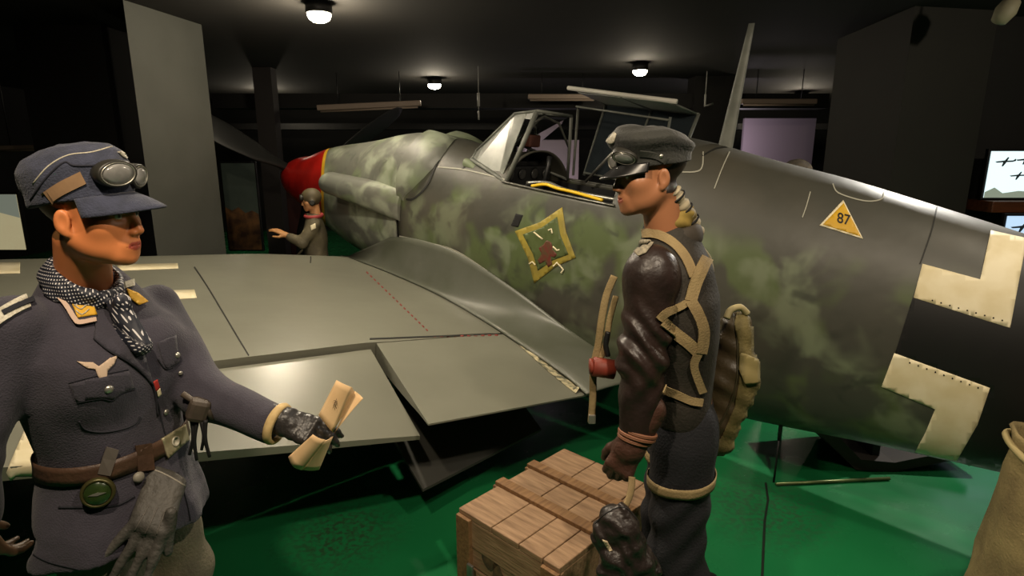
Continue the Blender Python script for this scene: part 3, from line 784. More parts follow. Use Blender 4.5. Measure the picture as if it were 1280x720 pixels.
# left pillar
def pillar(name, pl, pr_, depth_l, depth_r, mt, thick, zt=HC, extra=0):
    a = at(*pl, depth_l); b = at(*pr_, depth_r); a.z = b.z = 0; d = (b - a); n = Vector((-d.y, d.x, 0)).normalized()
    if n.y < 0: n = -n
    q = [a, b, b + n * thick, a + n * thick + Vector((extra, 0, 0))]
    m = MB(); m.add(q + [p + Vector((0, 0, zt)) for p in q], [(3, 2, 1, 0), (4, 5, 6, 7), (0, 1, 5, 4), (1, 2, 6, 5), (2, 3, 7, 6), (3, 0, 4, 7)]); return S(m.build(name, mt))
q = [at(194, 300, 5.0), at(281, 300, 5.9), at(262, 300, 6.6), at(205, 300, 6.0)]
for p in q: p.z = 0
m = MB(); m.add(q + [p + Vector((0, 0, HC)) for p in q], [(3, 2, 1, 0), (4, 5, 6, 7), (0, 1, 5, 4), (1, 2, 6, 5), (2, 3, 7, 6), (3, 0, 4, 7)]); S(m.build('trim_1', M_pill))
pillar('trim_2', (45, 200), (150, 200), 5.9, 5.9, M_wall, .5)
# big dark pillar on the right, its corner edge at the seam
e1 = at(1036, 150, 6.6); e2 = at(1124, 150, 5.2); e3 = at(1226, 150, 5.35)
for p in (e1, e2, e3): p.z = 0
e4 = e3 + Vector((.9, 2.2, 0)); e5 = e1 + Vector((.5, .9, 0))
q = [e1, e2, e3, e4, e5]; m = MB(); m.add(q + [p + Vector((0, 0, HC)) for p in q], [(4, 3, 2, 1, 0), (5, 6, 7, 8, 9)] + [(i, (i + 1) % 5, 5 + (i + 1) % 5, 5 + i) for i in range(5)])
S(m.build('trim_3', M_pill2))
pillar('trim_4', (866, 150), (922, 150), 9.5, 9.5, M_wall, .4)
pillar('trim_5', (290 + 40, 250), (352, 250), 8.6, 8.6, mat('dark_post', '24201f', .6), .2)
# low beams / ducts under the ceiling
def bar(name, u0, u1, v, y, h, mt, d=.35):
    a = at(u0, v, y); b = at(u1, v, y); return S(MB().box(((a.x + b.x) / 2, y + d / 2, a.z), (b.x - a.x, d, h)).build(name, mt))
bar('trim_6', 265, 1036, 126, 9.6, .22, M_wall)
bar('trim_7', 250, 1040, 158, 12.5, .12, mat('duct_dark', '0c0b0b', .6))
# pale wall parts seen through the gaps
for nm, u0, u1, v0, v1, y in (('wall_panel_far', 930, 1012, 148, 215, 11.5), ('wall_panel_mid', 640, 722, 175, 245, 11.5)):
    a = at(u0, v0, y); b = at(u1, v1, y); 
    S(MB().box(((a.x + b.x) / 2, y, max(0, b.z) / 2 + a.z / 2), (b.x - a.x, .08, a.z - max(0, b.z))).build('wall_' + nm.split('_')[-1], M_lilac))
S(MB().box((-6.1, 10.3, 1.1), (1.9, .1, 2.2)).build('wall_inner', M_wall))

# --- ceiling lamps
M_lampmetal = mat('lamp_housing_black', '0c0c0c', .5)
M_bulb = mat('lamp_glow', 'fff4d8', .5, emit='fff1d0', es=45)
def downlight(u, v, z, r, label, drop=.0):
    p = onz(u, v, z); t = empty('ceiling_downlight', Matrix.Translation((p.x, p.y, z)), label, 'ceiling lamp', None)
    m = MB(); m.lathe([(r * 1.02, HC - z), (r * 1.05, .02), (r * .98, .015), (r * .95, .05), (.0005, .05)], None, 28); m.build('housing', M_lampmetal, t)
    m = MB(); m.lathe([(.0005, -r * .5), (r * .5, -r * .44), (r * .8, -r * .25), (r * .92, .0), (r * .9, .03), (.0005, .03)], None, 24); m.build('bulb', M_bulb, t); return p
LPOS = [downlight(399, 20, 2.9, .10, 'large bright round ceiling lamp nearest the camera, above the left pillar'),
        downlight(331, 121, 2.88, .10, 'small round ceiling lamp glowing just right of the left grey pillar'),
        downlight(543, 107, 2.88, .11, 'round ceiling lamp above the engine cowling'),
        downlight(800, 90, 2.88, .10, 'round ceiling lamp above the open cockpit canopy'),
        downlight(1001, 131, 2.75, .12, 'bright ceiling lamp right of the antenna mast'),
        downlight(45, 184, 2.3, .05, 'small spotlight glowing at the far left above the field cap')]
# --- batten light fittings (unlit, catching light)
M_batten = mat('batten_cream', '8a7a6c', .6)
def batten(u0, v0, u1, v1, y, label, th=.05, mt=M_batten):
    a = at(u0, v0, y); b = at(u1, v1, y); t = empty('batten_light', Matrix.Translation((a + b) / 2), label, 'ceiling light')
    d = (b - a); L_ = d.length; R_ = d.to_track_quat('X', 'Z').to_matrix().to_4x4()
    MB().box((0, 0, 0), (L_, .10, th), R_, bev=.012).build('casing', mt, t)
    MB().tube([R_ @ Vector((-L_ * .47, -.02, -th * .7)), R_ @ Vector((L_ * .47, -.02, -th * .7))], .014, 10).build('tube', mt, t)
    for s in (-.3, .3): MB().tube([R_ @ Vector((L_ * s, 0, 0)), R_ @ Vector((L_ * s, 0, 0)) + Vector((0, 0, max(.05, HC - (a.z + b.z) / 2)))], .006, 6).build('hanger', M_lampmetal, t)
batten(397, 135, 526, 129, 9.0, 'pinkish batten light fitting hanging above the aircraft nose', .08)
batten(660, 121, 745, 121, 9.2, 'batten light fitting between the windscreen and canopy rail', .07)
batten(926, 127, 1020, 127, 8.8, 'cream batten light fitting behind the antenna mast', .07)
batten(0, 185, 68, 183, 7.0, 'thin pale batten light at the far left above the lit poster', .05)
# hanging bits
p = at(598, 116, 8.5); m = MB(); m.tube([p, p + Vector((0, 0, -.18))], .02, 8); m.tube([p + Vector((0, 0, -.24)), p + Vector((0, 0, -.36))], .012, 8); m.tube([p, Vector((p.x, p.y, HC))], .006, 6); m.tube([p + Vector((0, 0, -.17)), p + Vector((0, 0, -.25))], .005, 6)
meta(m.build('hanging_fitting', mat('pale_fitting', '9a9a94', .5)), 'thin white fitting hanging from ceiling above the cowling', 'fitting')
p = at(882, 118, 9.0); m = MB(); m.tube([p, p + Vector((0, 0, -.16)), p + Vector((.12, 0, -.13))], .018, 8); m.tube([p, Vector((p.x, p.y, HC))], .008, 6)
meta(m.build('wall_bracket', mat('pale_fitting', '9a9a94', .5)), 'small pale ceiling bracket between canopy and antenna mast', 'fitting')
p = at(1257, 14, 4.6)
m = MB(); m.lathe([(.0005, -.10), (.05, -.08), (.07, 0), (.055, .08), (.0005, .10)], Matrix.Translation(p) @ Matrix.Rotation(.5, 4, 'Y'), 20); m.tube([p + Vector((0, 0, .08)), Vector((p.x, p.y, HC))], .008, 6)
meta(m.build('ceiling_speaker', mat('speaker_beige', '8f8a72', .6)), 'small beige rounded speaker hanging at the top right corner', 'speaker')
# white arrow-like model plane part hanging, right
m = MB(); a = at(1252, 137, 5.6); b = at(1300, 128, 5.6)
dx = (b - a); m.prism([(0, 0), (.10, .06), (.09, .025), (.35, .06), (.36, -.0), (.09, -.02), (.10, -.055)], (1, 0, 0), (0, 0, 1), a, (0, .02, 0)); m.tube([a + Vector((.2, .01, .04)), Vector((a.x + .2, a.y + .01, HC))], .004, 6)
meta(m.build('hanging_arrow', mat('arrow_grey', '8f9094', .5)), 'pale grey arrow shape hanging above the bright screen', 'sign')

# --- screens and shelf on the right
def picture(name, u0, v0, u1, v1, y, label, cat, sky, marks, es=1.2, fr=.02, tilt=0.):
    a = at(u0, v0, y); b = at(u1, v1, y); w = b.x - a.x; h = a.z - b.z
    t = empty(name, Matrix.Translation(((a.x + b.x) / 2, y, b.z)), label, cat)
    MB().box((0, .02, h / 2), (w + fr * 2, .04, h + fr * 2), bev=.004).build('frame', mat('screen_frame', '0b0b0c', .4), t)
    MB().box((0, -.004, h / 2), (w, .006, h)).build('picture_surface', sky, t)
    return t, w, h
M_scr = mat('screen_sky', 'cfe0e2', .4, emit='cfe4e8', es=1.0)
t, w, h = picture('display_screen', 1239, 189, 1330, 247, 5.3, 'lit screen showing small grey aircraft flying in a pale sky', 'screen', M_scr, None)
M_pl = mat('screen_plane_grey', '3a4650', .5)
def tinyplane(mb, x, z, s, y=-.0085):
    o = Vector((x, y, z)); mb.prism([(p[0] * s, p[1] * s) for p in [(-1, .0), (-.3, .08), (0, .12), (.25, .45), (.4, .42), (.25, .1), (.85, .12), (1.1, .3), (1.15, .06), (.8, -.04), (.2, -.06), (-.1, -.5), (-.25, -.48), (-.15, -.08), (-.8, -.12)]], (1, 0, 0), (0, 0, 1), o, (0, .002, 0))
m = MB(); tinyplane(m, -w / 2 + .13, h * .78, .085); tinyplane(m, -w / 2 + .31, h * .82, .085); tinyplane(m, -w / 2 + .27, h * .48, .075); m.build('aircraft_images', M_pl, t)
m = MB(); m.prism([(-w / 2, 0), (-w / 2, .05), (-w / 2 + .08, .09), (-w / 2 + .16, .04), (-w / 2 + .3, .06), (w / 2, .03), (w / 2, 0)], (1, 0, 0), (0, 0, 1), (0, -.0085, 0), (0, .002, 0)); m.build('land_image', mat('screen_land', 'a8b8a8', .5, emit='a8b8a8', es=.3), t)
M_scr2 = mat('screen_blue', 'b8cde0', .4, emit='a8c4e0', es=.9)
t, w, h = picture('display_screen', 1259, 270, 1340, 300, 5.1, 'lower small lit screen with a blue picture under the wooden shelf', 'screen', M_scr2, None)
m = MB(); tinyplane(m, -w / 2 + .14, h * .55, .10); m.build('aircraft_image', M_pl, t)
a = at(1232, 258, 5.25); b = at(1360, 258, 5.25)
meta(MB().box(((a.x + b.x) / 2, 5.35, a.z), (b.x - a.x, .35, .10), bev=.008).build('wooden_shelf', mat('shelf_wood', '5c3116', .5, c2='45220e', ns=6, stretch=(1, 8, 8))), 'brown wooden shelf between the two lit screens', 'shelf')
S(MB().box(((a.x + b.x) / 2 + .2, 5.62, 1.5), (1.6, .1, 3.0)).build('wall_screens', M_wall))

# --- posters at the left
M_post = mat('poster_lit', 'd8cfa8', .6, c2='c9a878', ns=5, thr=(.35, .6), emit='d8cca0', es=.35)
t, w, h = picture('wall_poster', -40, 243, 33, 312, 6.6, 'lit cream and blue poster behind the field cap at the far left', 'poster', M_post, None)
M_post2 = mat('poster_sky', '9fb3b4', .6)
m = MB(); m.prism([(-w / 2, h * .62), (0, h * .7), (w / 2, h * .58), (w / 2, h), (-w / 2, h)], (1, 0, 0), (0, 0, 1), (0, -.0085, 0), (0, .002, 0)); m.build('poster_sky', mat('poster_blue', 'b0b4a0', .6, emit='a8b0a0', es=.25), t)
a = at(-40, 330, 6.4); b = at(34, 330, 6.4); 
M_mural = mat('mural_upper', '46504a', .6, c2='3a4540', ns=3)
t, w, h = picture('wall_mural', 276, 204, 328, 312, 7.9, 'dim green and brown mural panel just right of the left pillar', 'mural', M_mural, None)
m = MB(); m.prism([(-w / 2, 0), (w / 2, 0), (w / 2, h * .42), (w * .3, h * .46), (w * .1, h * .43), (-w * .1, h * .5), (-w * .3, h * .46), (-w / 2, h * .5)], (1, 0, 0), (0, 0, 1), (0, -.0085, 0), (0, .002, 0)); m.build('mural_ground', mat('mural_brown', '3a2518', .6, c2='6b4a2a', ns=7, thr=(.4, .62)), t)
# dull red exhibit panel behind the nose
a = at(352, 222, 9.0); b = at(392, 300, 9.0)
meta(MB().box(((a.x + b.x) / 2, 9.0, a.z / 2), (b.x - a.x, .06, a.z), bev=.005).build('display_board', mat('board_maroon', '3a1512', .6, c2='2c1210', ns=4)), 'dark maroon display board behind the aircraft nose', 'board')

# floor bar, crack, trestle under the rear fuselage
a = onz(970, 605, .012); b = onz(1112, 598, .012)
meta(MB().tube([a, b], .009, 8).build('floor_bar', mat('bar_metal', '6f7a50', .35, metal=.6)), 'thin metal bar lying on the green floor under the fuselage', 'bar')
m = MB()
for L_ in ([(957, 603), (960, 625), (956, 650), (955, 668)], [(955, 668), (954, 690), (952, 740)]):
    P_ = [onz(*p, .0015) for p in L_]; 
    G = [[p + Vector((-.006, 0, 0)), p + Vector((.006, 0, 0))] for p in P_]; m.grid(G, False)
S(solid(m.build('trim_8', mat('floor_crack', '0c1a10', .7)), .001))
q0 = [onz(*p, 0) for p in ((1071, 590), (1105, 592), (1185, 582))]
c = onz(1095, 590); 
m = MB(); ax = Vector((.93, -.1, 0)).normalized()
P_ = [(-.42, .30), (-.12, .015), (.10, .0), (.55, .10), (.55, .16), (.10, .06), (-.10, .08), (-.36, .34)]
m.prism(P_, (1, 0, 0), (0, 0, 1), c + Vector((0, .0, 0)), (0, .45, 0)); tr = m.build('support_trestle', mat('trestle_brown', '2e2620', .7, c2='221d19', ns=5)); meta(tr, 'dark brown support trestle on the floor beneath the rear fuselage', 'trestle')
MB().box((c.x + .03, c.y + .22, .22), (.05, .30, .36), bev=.005).build('post', M_dark, tr)

# ================================================================== CRATE
M_wood = mat('crate_wood', 'a08264', .7, c2='70563e', ns=5, stretch=(1.5, 12, 12), bump=.25, bs=12, thr=(.3, .75))
M_wood2 = mat('crate_wood_dark', '8a6844', .7, c2='5a4028', ns=6, stretch=(12, 1.5, 12), bump=.25, bs=12, thr=(.3, .8))
def crate():
    H = .55
    fl = onz(573, 634, H); bl_ = onz(695, 556, H); fr_ = onz(700, 711, H)
    ex = (fr_ - fl); ey = (bl_ - fl); W = ex.length; ex.normalize(); D = ey.length
    ey = (ey - ex * ey.dot(ex)).normalized(); 
    M = Matrix((( ex.x, ey.x, 0, fl.x), (ex.y, ey.y, 0, fl.y), (0, 0, 1, 0), (0, 0, 0, 1)))
    print('CRATE', W, D, ex, ey)
    t = empty('wooden_crate', M, 'pale wooden crate with plank lid and battens beside the right pilot', 'crate')
    # lid planks run front-left to back
    k = 4; ws = [W * f for f in (.36, .27, .22, .15)]; x = 0
    ny = [(.0, .33), (.345, .66), (.675, 1.0)]
    for w_ in ws:
        MB().box((x + w_ / 2, D / 2, H - .012), (w_ - .004, D, .022), bev=.003).build('lid_plank', M_wood, t); x += w_
    for y_ in (.36, .66):
        MB().box((W / 2, D * y_, H + .007), (W + .02, .045, .018), bev=.003).build('lid_batten', M_wood2, t)
    MB().box((W / 2, .012, H - .08), (W, .022, .11), bev=.003).build('side_board', M_wood, t)
    for z_ in (.40, .27, .14, .05): MB().box((W / 2, .014, z_), (W - .01, .02, .125), bev=.003).build('side_board', M_wood, t)
    for z_ in (.465, .33, .20, .07): MB().box((W - .012, D / 2, z_), (.02, D, .125), bev=.003).build('end_board', M_wood, t)
    for z_ in (.465, .33, .20, .07): MB().box((.012, D / 2, z_), (.02, D - .03, .125), bev=.003).build('end_board', M_wood, t)
    for z_ in (.465, .33, .20, .07): MB().box((W / 2, D - .012, z_), (W, .02, .125), bev=.003).build('side_board', M_wood, t)
    for x_ in (.035, W - .035): MB().box((x_, -.004, H / 2 - .01), (.07, .02, H - .02), bev=.003).build('corner_post', M_wood2, t)
    for y_ in (.36, .66):
        for x_ in (-.006,): MB().box((x_, D * y_, H / 2), (.018, .06, H), bev=.003).build('end_batten', M_wood2, t)
    m = MB(); m.box((W / 2, D / 2, H / 2 - .02), (W - .05, D - .05, H - .06)); m.build('inner_lining', M_void, t)
    # dark stencil stains on the front
    m = MB()
    def blob(cx, cz, rx, rz, n=18):
        P_ = [(cx + rx * math.cos(a) * (1 + .18 * math.sin(3 * a + cx * 9)), cz + rz * math.sin(a) * (1 + .2 * math.cos(2 * a + cz * 7))) for a in np.linspace(0, 2 * PI, n, endpoint=False)]
        m.prism(P_, (1, 0, 0), (0, 0, 1), (0, .0025, 0), (0, -.0012, 0))
    blob(W * .33, .43, .045, .05); blob(W * .42, .37, .03, .045); blob(W * .56, .44, .022, .022)
    m.build('stain', mat('crate_stain', '3a3026', .7, c2='6a5238', ns=30), t)
    m = MB(); m.box((W * .17, -.02, .33), (.03, .012, .07), bev=.004); m.build('latch', M_metal, t)
    return t
crate()
# ================================================================== SACK at the right edge
def sack():
    c = onz(1330, 720, .0); c = at(1378, 590, 1.85); cx, cy = c.x, c.y
    G = []; n = 60; top = at(1278, 600, 1.7).z
    rows = [(0, .30), (.03, .31), (.15, .30), (.3, .285), (.45, .275), (top - .12, .262), (top - .05, .25), (top, .252), (top + .02, .258), (top + .03, .25), (top + .01, .235), (top - .1, .22), (top - .14, .1), (top - .14, .001)]
    m = MB()
    for z, r in rows:
        row = []
        for k in range(n):
            a = 2 * PI * k / n; q = r * (1 + .035 * math.sin(5 * a + z * 9) + .02 * math.sin(11 * a - z * 14))
            row.append(Vector((cx + q * math.cos(a), cy + q * math.sin(a), z + .02 * math.sin(3 * a) * (z > .3) * (r > .2))))
        G.append(row)
    m.grid(G, True, False, True); m.f.append(list(range(n))[::-1]); m.sm.append(False)
    o = m.build('canvas_sack', mat('sack_canvas', '8a7a52', .9, c2='6e6040', ns=8, bump=.5, bs=90)); meta(o, 'beige canvas sack standing at the right edge of the photo', 'sack')
    P_ = [Vector((cx + .268 * math.cos(a), cy + .268 * math.sin(a), top - .02 + .02 * math.sin(3 * a))) for a in np.linspace(0, 2 * PI, 50)]
    MB().tube(P_, .012, 8, cap=False).build('rim_cord', mat('sack_cord', 'a39468', .8), o)
sack()
# ================================================================== MANNEQUINS
def npM(M): return np.array(M, np.float32)
def toloc(P, M):
    Mi = npM(M.inverted()); return P @ Mi[:3, :3].T + Mi[:3, 3]
def hframe(c, ang, pitch=0., roll=0.):
    """frame: +Y forward, +X to the figure's right, +Z up; ang = world heading of forward in degrees"""
    return Matrix.Translation(c) @ Matrix.Rotation(math.radians(ang - 90), 4, 'Z') @ Matrix.Rotation(math.radians(pitch), 4, 'X') @ Matrix.Rotation(math.radians(roll), 4, 'Y')

def head_sdf(P, smile=0.):
    """P in head frame (origin between the ears at eye level)"""
    X = P.copy(); X[..., 0] = abs(X[..., 0]); S = X     # symmetric half
    d = s_ell(P, (0, -.014, .045), (.073, .097, .082))
    d = smin(d, s_ell(P, (0, .018, -.020), (.060, .070, .075)), .03)
    d = smin(d, s_ell(P, (0, .028, -.072), (.047, .056, .038)), .03)
    d = smin(d, s_cone(S, (.052, -.010, -.050), (.026, .062, -.092), .015, .014), .03)      # jaw line
    d = smin(d, s_ell(S, (.040, .026, -.056), (.020, .036, .032)), .03)
    d = smin(d, s_ell(P, (0, .072, -.098), (.018, .016, .016)), .02)                           # chin
    d = smin(d, s_ell(S, (.044, .050, -.022), (.022, .022, .020)), .03)                        # cheek bone
    d = smin(d, s_cone(S, (.004, .084, .018), (.042, .070, .018), .008, .008), .014)          # brow
    d = smax(d, -s_ell(S, (.032, .100, .000), (.016, .020, .010)), .014)                        # eye socket
    d = smin(d, s_ell(S, (.0315, .0705, .000), (.0125, .0125, .0115)), .004)                    # eyeball
    d = smin(d, s_cone(S, (.019, .0805, .0085), (.044, .0715, .006), .0040, .0035), .005)       # upper lid
    d = smin(d, s_cone(S, (.019, .0800, -.0085), (.043, .0710, -.007), .0030, .0028), .005)     # lower lid
    d = smin(d, s_cone(P, (0, .083, .010), (0, .1035, -.034), .0070, .0090), .012)               # nose
    d = smin(d, s_ell(S, (.0105, .0935, -.039), (.0070, .010, .0070)), .007)                    # nostril wing
    d = smax(d, -s_ell(S, (.0060, .0985, -.0470), (.0032, .005, .0035)), .002)
    d = smin(d, s_ell(P, (0, .076, -.066), (.027, .017, .020)), .016)                           # muzzle
    d = smin(d, s_cone(S, (0, .0900, -.0630), (.020, .0810, -.0655 + smile * .004), .0048, .0022), .005)
    d = smin(d, s_cone(S, (0, .0885, -.0735), (.017, .0800, -.0715 + smile * .004), .0054, .0026), .005)
    d = smax(d, -s_cone(S, (0, .0975, -.0685), (.022, .0850, -.0680 + smile * .005), .0016 + smile * .001, .0012), .0025)
    ea = S - np.array((.0765, -.012, -.012), np.float32); c, s = math.cos(.35), math.sin(.35)   # ear
    ea = np.stack([ea[..., 0] * c + ea[..., 1] * s, -ea[..., 0] * s + ea[..., 1] * c, ea[..., 2]], -1)
    e = s_ell(ea, (0, 0, 0), (.0075, .0155, .028)); e = smax(e, -s_ell(ea, (.009, .003, .002), (.006, .009, .017)), .004)
    e = smin(e, s_ell(ea, (-.002, .006, -.024), (.007, .009, .010)), .004)
    d = smin(d, e, .007)
    return d
def head_tint(V, skin, hair, lip):
    """colours of skin, lips, brows, eyes and cropped hair on the head mesh"""
    n = len(V); C = np.tile(np.array(lin(skin)[:3]), (n, 1)); x = abs(V[:, 0]); y = V[:, 1]; z = V[:, 2]
    def put(m, c): C[m] = np.array(lin(c)[:3])
    put((y > .078) & (x < .022 - 0) & (z < -.0595) & (z > -.080) & (abs(z + .069) < .0105 * (1 - (x / .026) ** 2) + .001), lip)
    put((y > .06) & (x > .012) & (x < .047) & (abs(z - (.0215 + .10 * (x - .03) * (x < .03) - .15 * (x - .03) * (x > .03))) < .0035), hair)
    r = np.hypot(x - .0305, z); r = np.hypot(x - .0315, z); put((y > .078) & (r < .0095) & (abs(z) < .0062), 'c8c2b4'); put((y > .0785) & (r < .0052), '3a4a44'); put((y > .079) & (r < .0024), '0c0c0c')
    h = (z > -.055) & (y < -.022 + .6 * np.maximum(z, 0) - .10 * (z < 0) * 0) & (z > -.055 - .2 * (y + .05)) & ((x < .078) | (z > .03)) & ~((x > .068) & (y > -.045) & (z < .026))
    put(h | (z > .062 + .0 * y), hair)
    return C
def hand_sdf(P, wr, dirv, nrm, curl, thumb=(.6, .5), s=1., side=1, fat=1.):
    """wr wrist point, dirv towards knuckles, nrm out of the back of the hand; curl per finger (3 angles)"""
    d_ = Vector(dirv).normalized(); n_ = Vector(nrm); n_ = (n_ - d_ * n_.dot(d_)).normalized(); w_ = d_.cross(n_) * side
    wr = Vector(wr); k = s
    def W(a, b, c): return wr + d_ * a * k + w_ * b * k + n_ * c * k
    D = s_cone(P, W(-.03, 0, 0), W(.02, 0, 0), .030 * k * fat, .028 * k * fat)
    for b0, b1, r in ((.020, .028, .015), (.007, .010, .017), (-.008, -.010, .017), (-.022, -.030, .015)):
        D = smin(D, s_cone(P, W(.015, b0, 0), W(.085, b1, 0), r * k * fat, .0125 * k * fat), .012)
    L_ = ((.040, .025, .020), (.045, .028, .021), (.042, .026, .020), (.033, .020, .018))
    for i, b in enumerate((.030, .010, -.011, -.031)):
        p = W(.090 - .004 * abs(i - 1.2), b, 0); a = 0.; spread = (b * 1.2)
        for j in range(3):
            a += curl[i][j]; q = p + (d_ * math.cos(a) - n_ * math.sin(a) + w_ * spread * (1 - .3 * j)).normalized() * L_[i][j] * k
            D = smin(D, s_cone(P, p, q, (.0105 - .0012 * j) * k * fat, (.0098 - .0014 * j) * k * fat), .004); p = q
    p = W(.018, .022, -.008); a1, a2 = thumb
    q = p + (d_ * .55 + w_ * a1 - n_ * .35).normalized() * .046 * k; D = smin(D, s_cone(P, p, q, .0155 * k * fat, .0125 * k * fat), .008)
    q2 = q + (d_ * .85 + w_ * a1 * .35 - n_ * a2).normalized() * .034 * k; D = smin(D, s_cone(P, q, q2, .0125 * k * fat, .0105 * k * fat), .004)
    q3 = q2 + (d_ * .95 - w_ * .1 - n_ * a2).normalized() * .026 * k; D = smin(D, s_cone(P, q2, q3, .0105 * k * fat, .009 * k * fat), .003)
    return D

def grid_axes(lo, hi, h, flo=None, fhi=None, fh=None):
    A = []
    for i in range(3):
        if flo is None: A.append(np.arange(lo[i], hi[i] + h, h)); continue
        A.append(np.concatenate([np.arange(lo[i], flo[i], h), np.arange(flo[i], fhi[i], fh), np.arange(fhi[i], hi[i] + h, h)]))
    return A
def seam(bvh, pts, r, mb=None, off=0., rayfn=None):
    mb = mb or MB(); L_ = []
    for p in smoothline(pts, 5):
        o, d = (rayfn or camray)(p.x, p.y); h, n = hit(bvh, o, d)
        if h is None: continue
        if n.dot(d) > 0: n = -n
        L_.append(h + n * off)
    if len(L_) > 1: mb.tube(L_, r, 6)
    return mb
def hitpx(bvh, u, v):
    for r in range(0, 60, 2):
        for a in range(8):
            o, d = camray(u + r * math.cos(a * PI / 4), v + r * math.sin(a * PI / 4)); h, nr = hit(bvh, o, d)
            if h is not None:
                if r: print('MISS', u, v, r)
                return h, (-nr if nr.dot(d) > 0 else nr)
def stud(bvh, u, v, prof, n=20, mb=None):
    h, nr = hitpx(bvh, u, v)
    M = Matrix.Translation(h) @ nr.to_track_quat('Z', 'Y').to_matrix().to_4x4(); mb = mb or MB(); return mb.lathe(prof, M, n), h, nr
def ringband(bvh, c, z, w, off, tilt=(0, 0), n=72, R=.6, a0=0, a1=2 * PI, th=.003, closed=True):
    """a belt lying on a garment: rays come in from outside at each angle"""
    rows = []
    for k in range(n):
        a = a0 + (a1 - a0) * k / (n if closed else n - 1); dv = Vector((math.cos(a), math.sin(a), 0)); row = []
        for s in (-.5, -.17, .17, .5):
            o = Vector((c[0], c[1], z + s * w + tilt[0] * dv.x + tilt[1] * dv.y)) + dv * R; h, nr = hit(bvh, o, -dv)
            if h is None: h = o - dv * (R - .15); nr = dv
            row.append(h + dv * off)
        rmax = max((p.xy - Vector(c[:2])).length for p in row)
        row = [Vector((c[0], c[1], p.z)) + dv * (.5 * rmax + .5 * (p.xy - Vector(c[:2])).length) for p in row]
        rows.append(row + [p + dv * th for p in row[::-1]])
    mb = MB(); mb.grid(rows, True, closed, True)
    if not closed: mb.f.append(list(range(8))); mb.f.append([len(mb.v) - 8 + k for k in range(8)]); mb.sm += [False, False]
    return mb

M_skin = mat('skin_painted', 'b87045', .42, tint=True, spec=.4)
M_tunic = mat('tunic_blue_grey', '38353f', .9, c2='322f39', ns=30, bump=.35, bs=260, sheen=.1, thr=(.3, .7))
M_tunicd = mat('tunic_seam', '1c1d24', .9)
M_lapel = mat('lapel_blue_grey', '34313b', .9, c2='2e2c35', ns=30, bump=.3, bs=260, sheen=.1)
M_pip = mat('piping_pinkish', 'b49a88', .7)
M_gold = mat('patch_yellow', 'c99a22', .7, c2='b88a1c', ns=60)
M_silver = mat('silver_thread', 'b9b4a4', .55, c2='97917f', ns=160)
M_silverm = mat('dull_silver', 'b0ada2', .35, metal=.8)
M_eagle = mat('badge_pale', 'b9a28c', .7)
M_brown = mat('belt_brown_leather', '4a3527', .5, c2='38281e', ns=12, bump=.2, bs=80)
M_glove = mat('glove_dark_leather', '2e2c2b', .38, c2='252322', ns=14, bump=.35, bs=70)
M_gloveg = mat('glove_grey_leather', '4a4742', .6, c2='3d3b37', ns=14, bump=.35, bs=90)
M_cap = mat('cap_blue_grey', '34384a', .9, c2='2c303f', ns=40, bump=.35, bs=240, sheen=.1)
M_strap = mat('goggle_strap_tan', '8d6f50', .75, c2='7d6247', ns=20)
M_gogg = mat('goggle_rubber', '25241f', .45)
M_lens = mat('goggle_lens', '5a5a58', .12, c2='8a8986', ns=14, coat=.6, spec=.8)
M_paper = mat('map_paper', 'd9b98c', .7, c2='cdaa7c', ns=10)
M_breech = mat('breeches_grey_khaki', '6c6450', .85, c2='5a5444', ns=12, bump=.3, bs=120)
M_boot = mat('boot_black', '141313', .35)

def dotted():
    m = bpy.data.materials.new('polka_dot_silk'); m.use_nodes = True; N = m.node_tree; L = N.links; b = N.nodes['Principled BSDF']
    a = N.nodes.new('ShaderNodeAttribute'); a.attribute_name = 'fabric'
    mp = N.nodes.new('ShaderNodeMapping'); mp.inputs['Rotation'].default_value = (0, 0, .78); mp.inputs['Scale'].default_value = (150, 150, 1); L.new(a.outputs['Vector'], mp.inputs[0])
    v = N.nodes.new('ShaderNodeTexVoronoi'); v.voronoi_dimensions = '2D'; v.inputs['Scale'].default_value = 1; v.inputs['Randomness'].default_value = 0; L.new(mp.outputs[0], v.inputs['Vector'])
    r = N.nodes.new('ShaderNodeMath'); r.operation = 'LESS_THAN'; r.inputs[1].default_value = .22; L.new(v.outputs['Distance'], r.inputs[0])
    x = N.nodes.new('ShaderNodeMix'); x.data_type = 'RGBA'; x.inputs[6].default_value = lin('171a26'); x.inputs[7].default_value = lin('c8c4c4'); L.new(r.outputs[0], x.inputs[0]); L.new(x.outputs[2], b.inputs['Base Color']); b.inputs['Roughness'].default_value = .6
    return m
M_dots = dotted()
def fabric(me, UV):
    a = me.attributes.new('fabric', 'FLOAT_VECTOR', 'POINT'); c = np.zeros((len(UV), 3), np.float32); c[:, :2] = UV; a.data.foreach_set('vector', c.ravel())

def garment(name, fn, lo, hi, h, mt, parent):
    V, Q = implicit(fn, lo, hi, h); me = nmesh(name, V, Q); o = link(name, me, mt, parent, True); return o, vbvh(V, Q)

